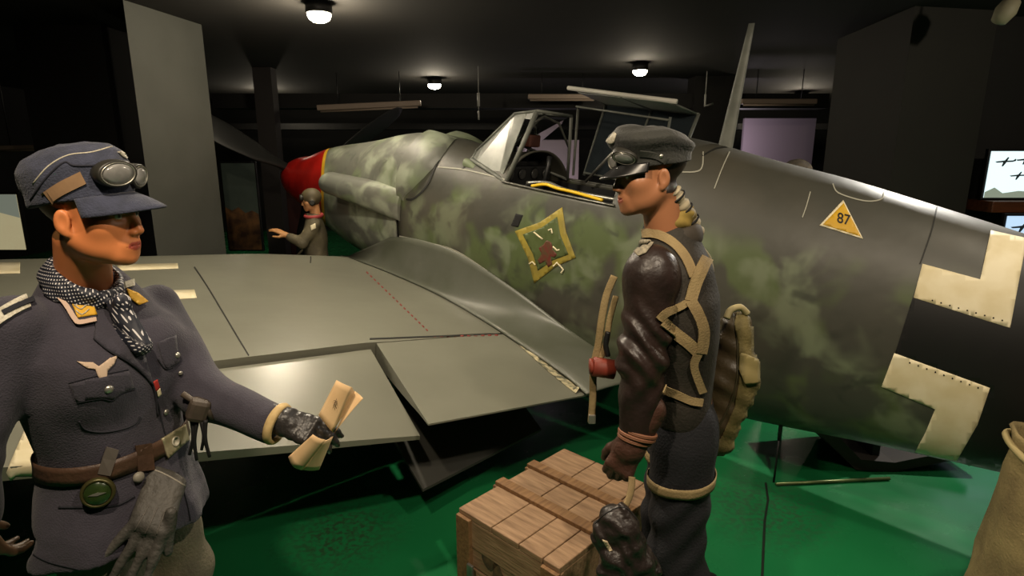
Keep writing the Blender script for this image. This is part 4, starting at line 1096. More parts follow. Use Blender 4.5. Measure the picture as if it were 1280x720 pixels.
def person(label, base, HF, joints, smile, skin, hair, lip, trunk, s=1., group=None, fine=.0027):
    """one continuous body: head, neck, trunk, arms, legs"""
    t = empty('mannequin', Matrix.Translation(base), label, 'mannequin', group)
    hc = HF.translation
    pts = [Vector(p) for J in joints for p in J[:-1]] ; 
    lo = [min([p[i] for p in pts] + [hc[i] - .13 * s]) - .14 * s for i in range(3)]; hi = [max([p[i] for p in pts] + [hc[i] + .13 * s]) + .14 * s for i in range(3)]; lo[2] = -.01
    R = .128 * s
    A = grid_axes(lo, hi, .014 * s, [hc.x - R, hc.y - R, hc.z - .15 * s], [hc.x + R, hc.y + R, hc.z + .14 * s], fine * s)
    xs, ys, zs = [np.asarray(a, np.float32) for a in A]
    G = np.stack(np.meshgrid(xs, ys, zs, indexing='ij'), -1).astype(np.float32)
    Fv = np.full(G.shape[:3], 9., np.float32)
    for J in joints:
        rr = J[-1]
        for i in range(len(J) - 2): Fv = smin(Fv, s_cone(G, J[i], J[i + 1], rr[i], rr[i + 1]), .02 * s)
    Fv = smin(Fv, s_stack(toloc(G, trunk[0]), trunk[1]), .03 * s)
    ix = np.where(abs(xs - hc.x) < .14 * s)[0]; iy = np.where(abs(ys - hc.y) < .14 * s)[0]; iz = np.where(zs > hc.z - .2 * s)[0]
    sl = (slice(ix[0], ix[-1] + 1), slice(iy[0], iy[-1] + 1), slice(iz[0], iz[-1] + 1))
    hp = toloc(G[sl], HF) / s
    Fv[sl] = smin(Fv[sl], head_sdf(hp, smile) * s, .018 * s)
    V, Q = net(Fv, xs, ys, zs)
    me = nmesh('body', V, Q); hv = toloc(V, HF) / s
    C = np.tile(np.array(lin(skin)[:3]), (len(V), 1)); m = V[:, 2] > hc.z - .16 * s; C[m] = head_tint(hv[m], skin, hair, lip); vcol(me, C)
    b = link('body', me, M_skin, t, True); return t, b, vbvh(V, Q)

def goggles(HF, parent, sc, cx, cz, y0, spread=.036, lensr=.034, up=.0):
    """two lenses on the cap front; positions in head frame"""
    g = empty('goggles'); g.parent = parent; g.matrix_parent_inverse = parent.matrix_world.inverted()
    return g

# ------------------------------------------------------------------ LEFT PILOT
LHF = hframe(at(115, 267, 1.33), 0, -2, 0)
LB = at(148, 570, 1.40); LB = Vector((LB.x, LB.y, 0))
LT = hframe(LB, -16)                                   # trunk frame
def LTP(x, y, z): return LT @ Vector((x, y, z))
LshN = LTP(.185, -.01, 1.435); LshF = LTP(-.178, .0, 1.395)
LelN = at(-42, 560, 1.14); LwrN = at(-34, 655, 1.20)
LelF = at(256, 497, 1.47); LwrF = at(345, 529, 1.43)
print('arms L', (LshN - LelN).length, (LelN - LwrN).length, (LshF - LelF).length, (LelF - LwrF).length)
neckL = LHF @ Vector((0, -.03, -.06))
lp, lbody, lbb = person('mannequin of pilot in blue-grey tunic and goggled cap holding out papers', LB, LHF,
    [(neckL, LTP(0, -.03, 1.42), (.054, .060)), (LshN, LelN, LwrN, (.05, .04, .028)), (LshF, LelF, LwrF, (.05, .04, .028)),
     (LTP(.09, 0, .95), LTP(.10, .01, .5), LTP(.10, -.02, .09), LTP(.10, .14, .04), (.07, .045, .032, .03)), (LTP(-.09, 0, .95), LTP(-.10, .02, .5), LTP(-.10, 0, .09), LTP(-.10, .16, .04), (.07, .045, .032, .03))],
    0, 'c47848', '6a4a2c', 'a04a3a', (LT, [(.86, 0, 0, .15, .10), (1.05, 0, 0, .13, .09), (1.3, 0, 0, .15, .10), (1.42, 0, -.02, .13, .08), (1.46, 0, -.02, .06, .05)]))

def ltunic(P):
    q = toloc(P, LT)
    d = s_stack(q, [(.80, .02, .01, .218, .170), (.93, .01, .005, .202, .155), (1.02, 0, 0, .178, .142), (1.08, 0, 0, .166, .130), (1.14, 0, 0, .178, .134), (1.26, 0, .005, .196, .142), (1.35, .005, .005, .196, .135), (1.42, .01, -.01, .172, .105), (1.475, 0, -.02, .115, .085), (1.525, 0, -.025, .072, .072)], 2.2)
    d = smin(d, s_ell(q, (.085, .085, 1.30), (.085, .06, .10)), .05); d = smin(d, s_ell(q, (-.085, .085, 1.30), (.085, .06, .10)), .05)
    for sh, el, wr, r in ((LshN, LelN, LwrN, (.070, .058, .050)), (LshF, LelF, LwrF, (.060, .058, .053))):
        e = smin(s_cone(P, sh, el, r[0], r[1]), s_cone(P, el, wr, r[1], r[2]), .03)
        fold = .0045 * np.sin(toloc(P, Matrix.Translation(el))[..., 2] * 60 + 30 * (P[..., 0] + P[..., 1])) * np.exp(-((P - np.array(el, np.float32)) ** 2).sum(-1) / .012)
        d = smin(d, e + fold, .025)
        w_ = np.array((wr - el).normalized(), np.float32); d = smax(d, ((P - np.array(wr, np.float32)) @ w_) - .0 - 10. * (((P - np.array(wr, np.float32)) ** 2).sum(-1) > .02), .003)
    # skirt folds and chest creases
    a = np.arctan2(q[..., 1], q[..., 0]); d = d + .006 * np.sin(a * 9) * np.clip((1.0 - q[..., 2]) / .15, 0, 1) + .0035 * wob(P, 17, 1.) * (q[..., 2] > .9)
    d = smax(d, .845 + .015 * np.sin(a * 2) - q[..., 2] - 10 * (abs(q[..., 0]) > .30), .004)
    return d
ltun, LTB = garment('tunic', ltunic, [-2.0, .92, .60], [-.35, 1.86, 1.60], .0085, M_tunic, lp)
# breeches and boots
def lbre(P):
    q = toloc(P, LT); d = None
    for s in (1, -1):
        e = smin(s_cone(q, (.08 * s, .0, .93), (.100 * s, .02, .62), .095, .092), s_cone(q, (.100 * s, .02, .62), (.105 * s, .01, .40), .092, .062), .04)
        d = e if d is None else smin(d, e, .02)
    return d + .004 * wob(P, 22, 2)
garment('breeches', lbre, [LB.x - .35, LB.y - .33, .30], [LB.x + .35, LB.y + .33, 1.08], .010, M_breech, lp)
def boots(T, parent, k=1.):
    def f(P):
        q = toloc(P, T) / k; d = None
        for s in (1, -1):
            e = smin(s_cone(q, (.103 * s, .0, .44), (.103 * s, -.005, .10), .068, .050), s_cone(q, (.103 * s, -.005, .055), (.112 * s, .17, .042), .052, .042), .03); e = np.maximum(e, -q[..., 2]); d = e if d is None else np.minimum(d, e)
        return d * k
    c = T.translation; V, Q = implicit(f, [c.x - .4, c.y - .4, -.01], [c.x + .4, c.y + .4, .55 * k], .011); return link('boots', nmesh('boots', V, Q), M_boot, parent, True)
boots(LT, lp)

# scarf
NKL = LTP(0, -.028, 1.50)
SC = at(105, 352, 1.365); SF = hframe(SC, -10, -36)
def lscarf(P):
    q = toloc(P, SF); r = np.sqrt((q[..., 0] / 1.0) ** 2 + ((q[..., 1]) / 1.08) ** 2)
    d = np.sqrt((r - .066 - .25 * np.maximum(-q[..., 2], 0)) ** 2 + (q[..., 2] / 1.9) ** 2) - .0150
    w = toloc(P, LT)
    K = toloc(np.array([at(152, 378, 1.335)], np.float32), LT)[0]
    d = smin(d, s_ell(w, K, (.020, .018, .022)), .010)
    d = smin(d, s_cone(P, at(150, 384, 1.34), at(176, 432, 1.33), .020, .024), .012); d = smin(d, s_cone(P, at(146, 384, 1.34), at(160, 420, 1.335), .016, .022), .012)
    return d + .0018 * np.sin(q[..., 2] * 170 + 14 * np.sin(q[..., 0] * 30)) 
V, Q = implicit(lscarf, [SC.x - .14, SC.y - .16, 1.26], [SC.x + .22, SC.y + .16, 1.64], .0040)
me = nmesh('scarf', V, Q); q_ = toloc(V, SF); an = np.arctan2(q_[:, 0], q_[:, 1]); UVs = np.stack([an * .075, q_[:, 2] + .3 * q_[:, 1]], 1); w_ = toloc(V, LT); mk = (V[:, 2] < SC.z - .012) & (w_[:, 1] > .03) & (np.hypot(q_[:, 0], q_[:, 1]) > .0) & (q_[:, 2] < -.02); UVs[mk] = np.stack([w_[mk, 0], w_[mk, 2]], 1); fabric(me, UVs); link('scarf', me, M_dots, lp, True)
SCB = vbvh(V, Q)

# details lying on the tunic
def on(name, mt, mb, parent=None, kind=None):
    if not mb.v: print('EMPTY', name); return None
    o = mb.build(name, mt, parent if parent is not None else ltun, True, fix=False)
    return meta(o, kind=kind)
def Son(name, mt, poly, step=5, off=.001, th=.003, parent=None, bv=None): return on(name, mt, stick(bv or LTB, poly, step, off, th), parent)
Son('lapel', M_lapel, [(96, 352), (118, 366), (141, 384), (160, 405), (176, 436), (184, 462), (190, 482), (176, 466), (158, 451), (135, 439), (117, 424), (119, 411), (117, 398)], 6, .001, .006)
on('lapel_edge', M_tunicd, seam(LTB, [(117, 424), (135, 439), (158, 452), (177, 467), (191, 484), (196, 520)], .0022, off=.004))
Son('collar', M_lapel, [(57, 349), (66, 344), (86, 350), (104, 362), (116, 382), (119, 403), (98, 408), (84, 387), (70, 367)], 5, .004, .007)
on('collar_piping', M_pip, strip(LTB, smoothline([(57, 350), (70, 366), (84, 386), (92, 400), (99, 406), (118, 402)], 6), 6, None, .011, .002))
cp = Son('collar_patch', M_gold, [(87, 374), (109, 367), (119, 396), (96, 400)], 4, .0115, .002)
mm = MB()
for i in range(3):
    y_ = 377 + i * 7; seam(LTB, [(91 + i * 1.5, y_), (98 + i * 1.5, y_ + 5), (106 + i * 1.5, y_ - 2)], .0013, mm, .0145)
on('patch_chevrons', M_silver, mm, cp)
Son('far_collar_patch', M_gold, [(156, 362), (170, 368), (183, 379), (172, 383), (160, 374)], 3, .006, .002)
on('epaulette', M_silver, strip(LTB, smoothline([(-6, 401), (12, 389), (34, 378), (60, 371)], 6), 15, None, .002, .006))
on('epaulette_core', M_tunicd, strip(LTB, smoothline([(4, 393), (20, 385), (40, 377)], 6), 5, None, .008, .002))
on('epaulette', M_silver, strip(LTB, smoothline([(154, 357), (168, 354), (184, 358)], 6), 8, None, .002, .005))
Son('breast_eagle', M_eagle, [(96, 451.6), (108.6, 460), (119, 461.5), (121.5, 469), (126, 476), (133, 472), (133.5, 463.5), (141.7, 455), (145.7, 445), (137, 447.5), (128.5, 454), (123, 458), (116, 453), (106, 453)], 3, .001, .0025)
def pockets():
    mm = MB(); seam(LTB, [(86, 479), (120, 470), (160, 462)], .0013, mm, .0005); on('pocket_seam', M_tunicd, mm)
    Son('pocket_flap', M_lapel, [(88, 480), (160, 464), (167, 485), (152, 490), (140, 499), (128, 497), (112, 499), (96, 502)], 6, .000, .004)
    on('pocket_edge', M_tunicd, seam(LTB, [(96, 503), (112, 500), (128, 498), (140, 500), (152, 491), (168, 486)], .002, off=.002))
    on('pocket_edge', M_tunicd, seam(LTB, [(99, 526), (106, 536), (125, 540), (150, 537), (168, 530), (175, 520)], .002, off=.001))
    on('pocket_flap', M_lapel, stick(LTB, [(196, 428), (219, 419), (223, 452), (208, 461), (203, 452)], 5, 0, .004)); on('pocket_edge', M_tunicd, seam(LTB, [(197, 449), (205, 460), (213, 460), (224, 452)], .0018, off=.002)); on('pocket_edge', M_tunicd, seam(LTB, [(199, 428), (220, 418)], .0018, off=.002))
    on('pocket_edge', M_tunicd, seam(LTB, [(74, 634), (100, 634), (128, 634), (150, 630), (168, 620)], .0028, off=.001))
    on('pocket_edge', M_tunicd, seam(LTB, [(76, 604), (105, 605)], .0012, off=.001))
pockets()
bp_ = [(.0005, .006), (.006, .0055), (.009, .003), (.0095, 0)]
for (u, v, k) in ((135, 486, 1.05), (220.5, 444, .85), (225, 466, .6), (206, 515, .85)):
    m, _, _ = stud(LTB, u, v, [(r * k, h * k + .003) for r, h in bp_]); on('button', M_silverm, m)
Son('ribbon', mat('ribbon_red', 'a02a22', .7), [(190, 477), (195, 474), (198, 484), (193, 489)], 2, .004, .002); Son('ribbon_tip', M_white, [(194, 488), (198, 484), (200, 492), (196, 496)], 2, .004, .002)
on('front_edge', M_tunicd, seam(LTB, [(190, 480), (197, 505), (205, 540), (212, 552)], .0018, off=.001))
on('front_edge', M_tunicd, seam(LTB, [(222, 590), (236, 640), (240, 690)], .0018, off=.001))
on('hem_edge', M_tunicd, seam(LTB, [(34, 688), (60, 702), (100, 712)], .0022, off=.000))
# belt, buckle, hanging compass, gloves tucked in the belt
def ltorso(P):
    q = toloc(P, LT)
    return s_stack(q, [(.93, 0, .005, .208, .160), (1.02, 0, 0, .178, .142), (1.08, 0, 0, .166, .130), (1.14, 0, 0, .178, .134), (1.26, 0, .005, .196, .142)], 2.2) + .0035 * wob(P, 17, 1.)
LTORSO = vbvh(*implicit(ltorso, [LB.x - .3, LB.y - .3, .95], [LB.x + .3, LB.y + .3, 1.22], .010))
belt = ringband(LTORSO, LTP(0, 0, 0), 1.075, .045, .005, (.0, .0)).build('belt', M_brown, lp, True); BELTB = None
bk = on('belt_buckle', mat('buckle_silver', 'a39c80', .4, metal=.4, c2='8d8568', ns=20), stick(LTB, [(198, 548), (226, 531), (231, 551), (206, 573)], 4, .008, .005), belt)
m, _, _ = stud(LTB, 214, 552, [(.013, .013), (.013, .016), (.010, .0165), (.0095, .014), (.0005, .0145)]); on('buckle_wreath', M_silver, m, belt)
on('belt_loop', mat('loop_grey_leather', '57504a', .6), strip(LTB, [(139, 559), (135, 572), (130, 592)], 15, None, .008, .004), belt)
on('belt_loop', M_brown, strip(LTB, [(176, 555), (178, 568), (180, 588)], 20, None, .008, .003), belt)
on('belt_ring', mat('ring_grey', '7a756a', .5), stud(LTB, 171, 596, [(.012, .004), (.014, .010), (.008, .016), (.0005, .016)])[0], belt)
cm = empty('compass'); cm.parent = lp
cp_, ch, cn_ = stud(LTB, 124, 613, [(.034, .006), (.036, .012), (.034, .022), (.029, .024), (.028, .020), (.0005, .020)], 28)
cmo = on('compass_case', mat('compass_brass', '4a4628', .35, metal=.5), cp_, lp); bpy.data.objects.remove(cm)
on('compass_dial', mat('compass_green', '1e2c14', .2, c2='2e3d1c', ns=40, coat=.7), stud(LTB, 124, 613, [(.0278, .0205), (.026, .0235), (.0005, .025)], 24)[0], cmo)
mm = MB(); M_ = Matrix.Translation(ch + cn_ * .0255) @ cn_.to_track_quat('Z', 'Y').to_matrix().to_4x4(); mm.prism([(-.018, 0), (0, .004), (.018, 0), (0, -.004)], M_.col[0][:3], M_.col[1][:3], M_.translation, cn_ * .001); on('compass_needle', M_silverm, mm, cmo)
def surf_at(u, v, back=.015):
    h, n = hitpx(LTB, u, v); return h - ray(u, v).normalized() * back
def lglove2(P):
    k = 1.0; W0 = surf_at(208, 600, .028); W1 = surf_at(178, 660, .028); d_ = (W1 - W0).normalized()
    y0 = W1.y
    D = smin(s_cone(P, at(192, 594, W0.y), at(174, 652, y0), .022, .020), s_cone(P, at(222, 606, W0.y), at(203, 664, y0), .021, .020), .03)
    D = smin(D, s_cone(P, at(207, 600, W0.y), at(188, 658, y0), .024, .024), .02)
    for a, b, r in (((168, 655), (124, 700), .0125), ((178, 662), (140, 722), .0125), ((190, 668), (160, 728), .0125), ((203, 668), (182, 728), .0120)):
        D = smin(D, s_cone(P, at(*a, y0 - .006), at(*b, y0 - .050), r * 1.15, r * .85), .006)
    D = smin(D, s_cone(P, at(214, 640, y0 + .01), at(210, 690, y0 + .0), .014, .010), .006)
    return np.maximum(D, 0) * 0 + D + .0022 * wob(P, 50, 3) * .6
g0 = surf_at(200, 640, .03)
V, Q = implicit(lglove2, [g0.x - .22, g0.y - .12, g0.z - .22], [g0.x + .2, g0.y + .12, g0.z + .16], .0042)
lg2 = link('tucked_gloves', nmesh('tucked_gloves', V, Q), M_gloveg, lp, True); GB = vbvh(V, Q)
mm = MB()
for L_ in ([(186, 632), (176, 650), (168, 664)], [(197, 634), (188, 654), (181, 668)], [(208, 636), (200, 656), (196, 668)]): seam(GB, L_, .0016, mm, .0)
on('glove_stitching', mat('glove_ridge', '55514b', .6), mm, lg2, 'stuff')
on('glove_cuff_edge', mat('cuff_edge', '8a857a', .6), seam(GB, [(184, 585), (200, 590), (216, 598), (234, 609)], .002), lg2)
# pouch with black tassels on the far hip
c = at(248, 512, 1.40)
mm = MB(); mm.box(c, (.05, .045, .06), Matrix.Rotation(.5, 3, 'Z').to_4x4() @ Matrix.Rotation(.4, 4, 'Y'), .012); mm.tube([at(228, 492, 1.4), at(240, 500, 1.4), at(260, 512, 1.4), at(264, 524, 1.4)], .008, 8); pc = on('belt_pouch', mat('pouch_brown_grey', '4c4238', .6, c2='3a322a', ns=20), mm, lp)
for i, (u0, v0, u1, v1) in enumerate(((240, 525, 237, 568), (246, 527, 246, 575), (252, 527, 252, 562), (257, 525, 262, 571))):
    mm = MB(); mm.tube(smoothline([at(u0, v0, 1.39), at((u0 + u1) / 2 + 3 * (-1) ** i, (v0 + v1) / 2, 1.385), at(u1, v1, 1.39)], 5), list(np.linspace(.006, .004, 11)), 8); on('tassel', mat('tassel_black', '0d0d0e', .7), mm, pc)
# outstretched gloved hand, cuff lining, folded papers
hw = at(352, 525, 1.43); hk = at(404, 544, 1.41); hd = (hk - hw).normalized()
def lhand(P):
    D = hand_sdf(P, hw, hd, Vector((.15, -.62, .75)), ((.35, .45, .3), (.45, .55, .4), (.55, .6, .4), (.6, .65, .45)), (.25, .75), 1.0, -1, 1.12)
    D = smin(D, s_cone(P, at(332, 525, 1.435), hw, .036, .034), .015)
    return D + .0011 * np.sin(((P - np.array(hw, np.float32)) @ np.array(hd, np.float32)) * 260)
V, Q = implicit(lhand, [hw.x - .09, hw.y - .14, hw.z - .20], [hw.x + .24, hw.y + .14, hw.z + .12], .0036)
link('leather_glove', nmesh('leather_glove', V, Q), M_glove, lp, True)
wd = (LwrF - LelF).normalized(); M_ = Matrix.Translation(LwrF + wd * .004) @ wd.to_track_quat('Z', 'Y').to_matrix().to_4x4()
MB().lathe([(.047, -.012), (.0535, -.008), (.057, 0), (.0535, .010), (.045, .013), (.041, .006), (.041, -.012)], M_, 36).build('cuff_lining', mat('lining_cream', 'c4ab78', .7, c2='a98f60', ns=30), lp, True)
hn = at(-2, 662, 1.14)
V, Q = implicit(lambda P: hand_sdf(P, LwrN, (LwrN - LelN) + Vector((.1, .02, 0)), Vector((-.3, -1, 0)), ((.4, .5, .4),) * 4, (.4, .5), 1, 1, 1.1), [LwrN.x - .16, LwrN.y - .16, LwrN.z - .24], [LwrN.x + .16, LwrN.y + .16, LwrN.z + .08], .005)
link('leather_glove', nmesh('leather_glove', V, Q), mat('glove_brown', '4a3826', .5), lp, True)
mp_ = empty('folded_papers', at(412, 545, 1.37), 'folded cream paper sheets held in the outstretched black glove', 'papers')
def leaf(P4, mt=M_paper, th=.0012, bulge=.01, n=8):
    a, b, c, d = P4; nr = (b - a).cross(d - a).normalized(); G = []
    for i in np.linspace(0, 1, n): G.append([a.lerp(b, i).lerp(d.lerp(c, i), j) + nr * bulge * math.sin(PI * i) * (1 - j * .7) for j in np.linspace(0, 1, n)])
    return solid(MB().grid(G).build('paper_leaf', mt, mp_, True), th)
y0 = 1.345
leaf([at(420.5, 475, y0 + .02), at(440, 484, y0 + .03), at(416, 541, y0), at(398, 519, y0 - .005)], bulge=-.006)
leaf([at(440, 484, y0 + .032), at(446, 492, y0 + .055), at(430, 518, y0 + .03), at(415, 541, y0 + .004)], bulge=.004)
leaf([at(444, 489, y0 + .05), at(454, 498, y0 + .04), at(440, 513, y0 + .03), at(418, 541, y0 + .01)], bulge=.004)
leaf([at(360.5, 571, y0 - .02), at(377.5, 587.5, y0 - .02), at(407, 550, y0 - .03), at(391, 543, y0 - .035)], bulge=.012)
leaf([at(378, 587, y0 - .018), at(399, 587, y0 + .01), at(416, 546, y0 + .01), at(406.5, 551, y0 - .028)], bulge=.003)
mm = MB()
o_ = [at(420.5, 475, y0 + .017), at(440, 484, y0 + .027), at(416, 541, y0 - .003), at(398, 519, y0 - .008)]
def pp(i, j): return o_[0].lerp(o_[1], i).lerp(o_[3].lerp(o_[2], i), j) + (o_[1] - o_[0]).cross(o_[3] - o_[0]).normalized() * (-.006 * math.sin(PI * i) * (1 - j * .7)) - ray(415, 500) * .0012
for ln in ([(.35, .45), (.5, .42), (.62, .5)], [(.4, .52), (.52, .5), (.66, .56)], [(.45, .38), (.5, .6)]): mm.tube([pp(*p) for p in ln], .0006, 5)
mm.build('pencil_marks', M_line, mp_, True)

# cap with folded-up flap, brim, goggles
def capL(P):
    d = s_stack(P, [(.018, 0, -.014, .087, .108), (.06, 0, -.014, .090, .112), (.092, 0, -.012, .089, .113), (.118, 0, -.006, .078, .100), (.136, 0, -.0, .052, .070), (.142, 0, .0, .02, .03)])
    z2 = P[..., 2] - .30 * P[..., 1]
    return d + .0025 * wob(P, 38, 4)
def tiltcap(fn, ang):
    M = Matrix.Rotation(ang, 4, 'X'); 
    def g(P): return fn(toloc(P, LHFc))
    return g
LHFc = LHF @ Matrix.Translation((0, 0, .012)) @ Matrix.Rotation(math.radians(10), 4, 'X')
V, Q = implicit(lambda P: smax(capL(P), .014 - P[..., 2], .003), [-.13, -.16, -.0], [.13, .14, .165], .0042)
V = V @ npM(LHFc)[:3, :3].T + npM(LHFc)[:3, 3]
capo = link('field_cap', nmesh('field_cap', V, Q), M_cap, lp, True); CPB = vbvh(V, Q)
# brim: curved plate
G = []
for a in np.linspace(-1.18, 1.18, 30):
    row = []
    for t in np.linspace(0, 1, 8):
        x = math.sin(a) * (.086 + .012 * t); y = -.014 + math.cos(a) * (.106 + .070 * t * max(0, math.cos(a * 1.18)) ** .45); z = .022 - .030 * t * math.cos(a) - .012 * t * t - .020 * (math.sin(a) ** 2) * t; row.append(LHFc @ Vector((x, y, z)))
    G.append(row)
solid(MB().grid(G).build('cap_brim', M_cap, capo, True), .005)
def capx(name, mt, mb): return on(name, mt, mb, capo)
capx('cap_piping', M_silver, seam(CPB, [(41, 230), (60, 208), (85, 194), (115, 190), (145, 182), (158, 184)], .0016))
capx('cap_flap_edge', mat('cap_dark_fold', '1b1d28', .9), seam(CPB, [(38, 250), (58, 222), (80, 203), (92, 207), (118, 207)], .0022))
capx('goggle_strap', M_strap, strip(CPB, smoothline([(47, 259), (55, 251), (75, 237), (104, 222)], 6), 17, None, .001, .003))
capx('cap_badge', M_silver, stick(CPB, [(146, 190), (152, 196), (157, 199), (164, 190), (160, 188), (156, 193), (150, 189)], 2, .002, .002))
def gog(u, v, rx, ry, bv, out, rot, name='goggle_lens_cup', parent=None):
    h, n = hitpx(bv, u, v); n = (n * .6 - ray(u, v).normalized() * .25 + Vector((.2, 0, -.1))).normalized(); q = h + n * out
    M = Matrix.Translation(q) @ n.to_track_quat('Z', 'Y').to_matrix().to_4x4() @ Matrix.Rotation(rot, 4, 'Z') @ Matrix.Diagonal((rx, ry, 1, 1))
    c = MB().lathe([(1.0, -.03), (1.10, -.010), (1.08, .006), (1.0, .010), (.90, .008), (.88, .002)], M, 32); o = on(name, M_gogg, c, parent)
    on('goggle_rim', M_silverm, MB().lathe([(.94, .008), (.92, .0105), (.88, .0105), (.86, .008)], M, 32), o)
    on('goggle_lens', M_lens, MB().lathe([(.88, .0085), (.6, .0115), (.3, .013), (.0005, .0135)], M, 28), o); return o
gog(141, 216, .039, .027, CPB, .012, .1, parent=capo)
gog(172, 214, .030, .025, CPB, .008, .3, parent=capo)
# ------------------------------------------------------------------ RIGHT PILOT
RHF = hframe(at(812, 217, 1.72), 189, -4, 0)
RB = Vector((.545, 1.74, 0)); RT = hframe(RB, 168, 0)
def RTP(x, y, z): return RT @ Vector((x, y, z))
RT2 = hframe(RB + Vector((.03, -.04, 0)), 205)
def RT2P(x, y, z): return RT2 @ Vector((x, y, z))
neckR = RHF @ Vector((0, -.03, -.06))
RshN = at(815, 338, 1.62); RshF = RTP(.17, .02, 1.44) + Vector((-.07, 0, 0)); RelN = at(803, 448, 1.58); RwrN = at(795, 545, 1.55)
RelF = RTP(.19, -.02, 1.15); RwrF = RTP(.18, .02, .90)
rp, rbody, rbb = person('mannequin of pilot in brown leather jacket with parachute harness and dark peaked cap', RB, RHF,
    [(neckR, RTP(0, .02, 1.42) + Vector((-.04, 0, 0)), (.054, .060)), (RshN, RelN, RwrN, (.05, .04, .028)), (RshF, RelF, RwrF, (.05, .04, .028)),
     (RTP(.09, 0, .95), RTP(.10, .01, .55), RT2P(.103, -.0, .09), RT2P(.108, .12, .04), (.07, .045, .032, .03)), (RTP(-.09, 0, .95), RTP(-.10, .0, .55), RT2P(-.103, -.0, .09), RT2P(-.108, .12, .04), (.07, .045, .032, .03))],
    1, '966546', '1e1510', '8a4a3a', (RT, [(.86, 0, 0, .14, .09), (1.05, 0, 0, .13, .085), (1.35, 0, 0.03, .15, .10), (1.49, 0, .05, .13, .08), (1.54, 0, .06, .06, .05)]))
M_leather = mat('jacket_brown_leather', '2c201c', .42, c2='221916', ns=9, bump=.45, bs=26, rv=.06)
M_coat = mat('jacket_dark_cloth', '2a251d', .75, c2='211d17', ns=12, bump=.25, bs=120)
M_web = mat('harness_webbing', '8f7c56', .8, c2='7c6a48', ns=14, bump=.25, bs=200)
def rjack(P):
    q = toloc(P, RT)
    d = s_stack(q, [(1.0, 0, .012, .162, .095), (1.12, 0, .016, .160, .098), (1.26, 0, .024, .176, .114), (1.39, 0, .038, .182, .124), (1.48, 0, .055, .160, .112), (1.545, 0, .065, .105, .088), (1.60, 0, .07, .078, .078)], 2.2)
    e = smin(s_cone(P, RshF, RelF, .07, .06), s_cone(P, RelF, RwrF, .06, .045), .03); d = smin(d, e, .04)
    return d + .004 * wob(P, 16, 5)
rj, RJB0 = garment('jacket', rjack, [.10, 1.35, .80], [.95, 2.15, 1.60], .0085, M_coat, rp)
def rsleeve(P):
    e = smin(s_ell(P, RshN + Vector((0, .0, -.01)), (.075, .072, .085)), s_cone(P, RshN + Vector((0, 0, -.04)), RelN, .073, .066), .04); e = smin(e, s_cone(P, RelN, RwrN, .066, .048), .03)
    L_ = np.array(RelN, np.float32); q = P - L_
    f = .008 * np.sin(q[..., 2] * 85 + q[..., 0] * 55 + 2 * np.sin(q[..., 0] * 30)) * np.exp(-((q[..., 2] - .05) / .09) ** 2) + .005 * np.sin(q[..., 2] * 50 - q[..., 0] * 70) * np.exp(-((q[..., 2] + .07) / .06) ** 2)
    e = e + f
    w_ = np.array((RwrN - RelN).normalized(), np.float32); return smax(e, ((P - np.array(RwrN, np.float32)) @ w_), .004)
c = RelN
rs, RSB = garment('leather_sleeve', rsleeve, [c.x - .16, c.y - .16, .80], [c.x + .17, c.y + .18, 1.60], .0055, M_leather, rp)
def join(*B):
    class J:
        def ray_cast(s, o, d):
            best = (None, None, None, 1e9)
            for b in B:
                h = b.ray_cast(o, d)
                if h[0] is not None and h[3] < best[3]: best = h
            return best
    return J()
RJB = join(RJB0, RSB)
# collar, scarf
def rcol(P):
    q = toloc(P, RT); r = np.sqrt(q[..., 0] ** 2 + (q[..., 1] - .07) ** 2); zc = 1.565 - .25 * (q[..., 1] - .05)
    return np.sqrt((r - .080 - .25 * (zc - q[..., 2])) ** 2 + ((q[..., 2] - zc) / 2.6) ** 2) - .012
garment('jacket_collar', rcol, [RB.x - .27, RB.y - .2, 1.46], [RB.x + .17, RB.y + .2, 1.68], .005, mat('collar_brown', '3a3228', .7, c2='2e2820', ns=10), rp)
def rscarf(P):
    q = toloc(P, RT); r = np.sqrt(q[..., 0] ** 2 + (q[..., 1] - .075) ** 2); zc = 1.605 - .35 * (q[..., 1] - .075)
    return np.sqrt((r - .062) ** 2 + ((q[..., 2] - zc) / 2.) ** 2) - .013 + .0025 * np.sin(q[..., 2] * 150 + q[..., 0] * 60)
garment('neck_scarf', rscarf, [RB.x - .27, RB.y - .2, 1.50], [RB.x + .17, RB.y + .2, 1.72], .0045, mat('scarf_mustard', '8a7434', .8, c2='74622a', ns=30), rp)
# trousers
def rtro(P):
    q = toloc(P, RT); d = None
    for s in (1, -1):
        bt = tuple(RT.inverted() @ RT2P(.103 * s, -.003, .30))
        e = smin(smin(s_ell(q, (.06 * s, 0, .98), (.105, .105, .12)), s_cone(q, (.08 * s, 0, .92), (.10 * s, .01 + .01 * s, .55), .100, .083), .03), s_cone(q, (.10 * s, .01 + .01 * s, .55), bt, .083, .080), .03); d = e if d is None else smin(d, e, .02)
    return d + .005 * np.sin(q[..., 2] * 55 + q[..., 1] * 30 + 2 * np.sin(q[..., 1] * 25)) * np.clip((.88 - q[..., 2]) / .1, 0, 1) * np.clip((q[..., 2] - .4) / .2, .2, 1)
garment('trousers', rtro, [RB.x - .26, RB.y - .27, .24], [RB.x + .26, RB.y + .27, 1.12], .0085, mat('trousers_navy', '14151a', .85, c2='101115', ns=14, bump=.3, bs=140), rp)
boots(RT2, rp)
def ron(name, mt, mb, parent=None): return on(name, mt, mb, parent if parent is not None else rp)
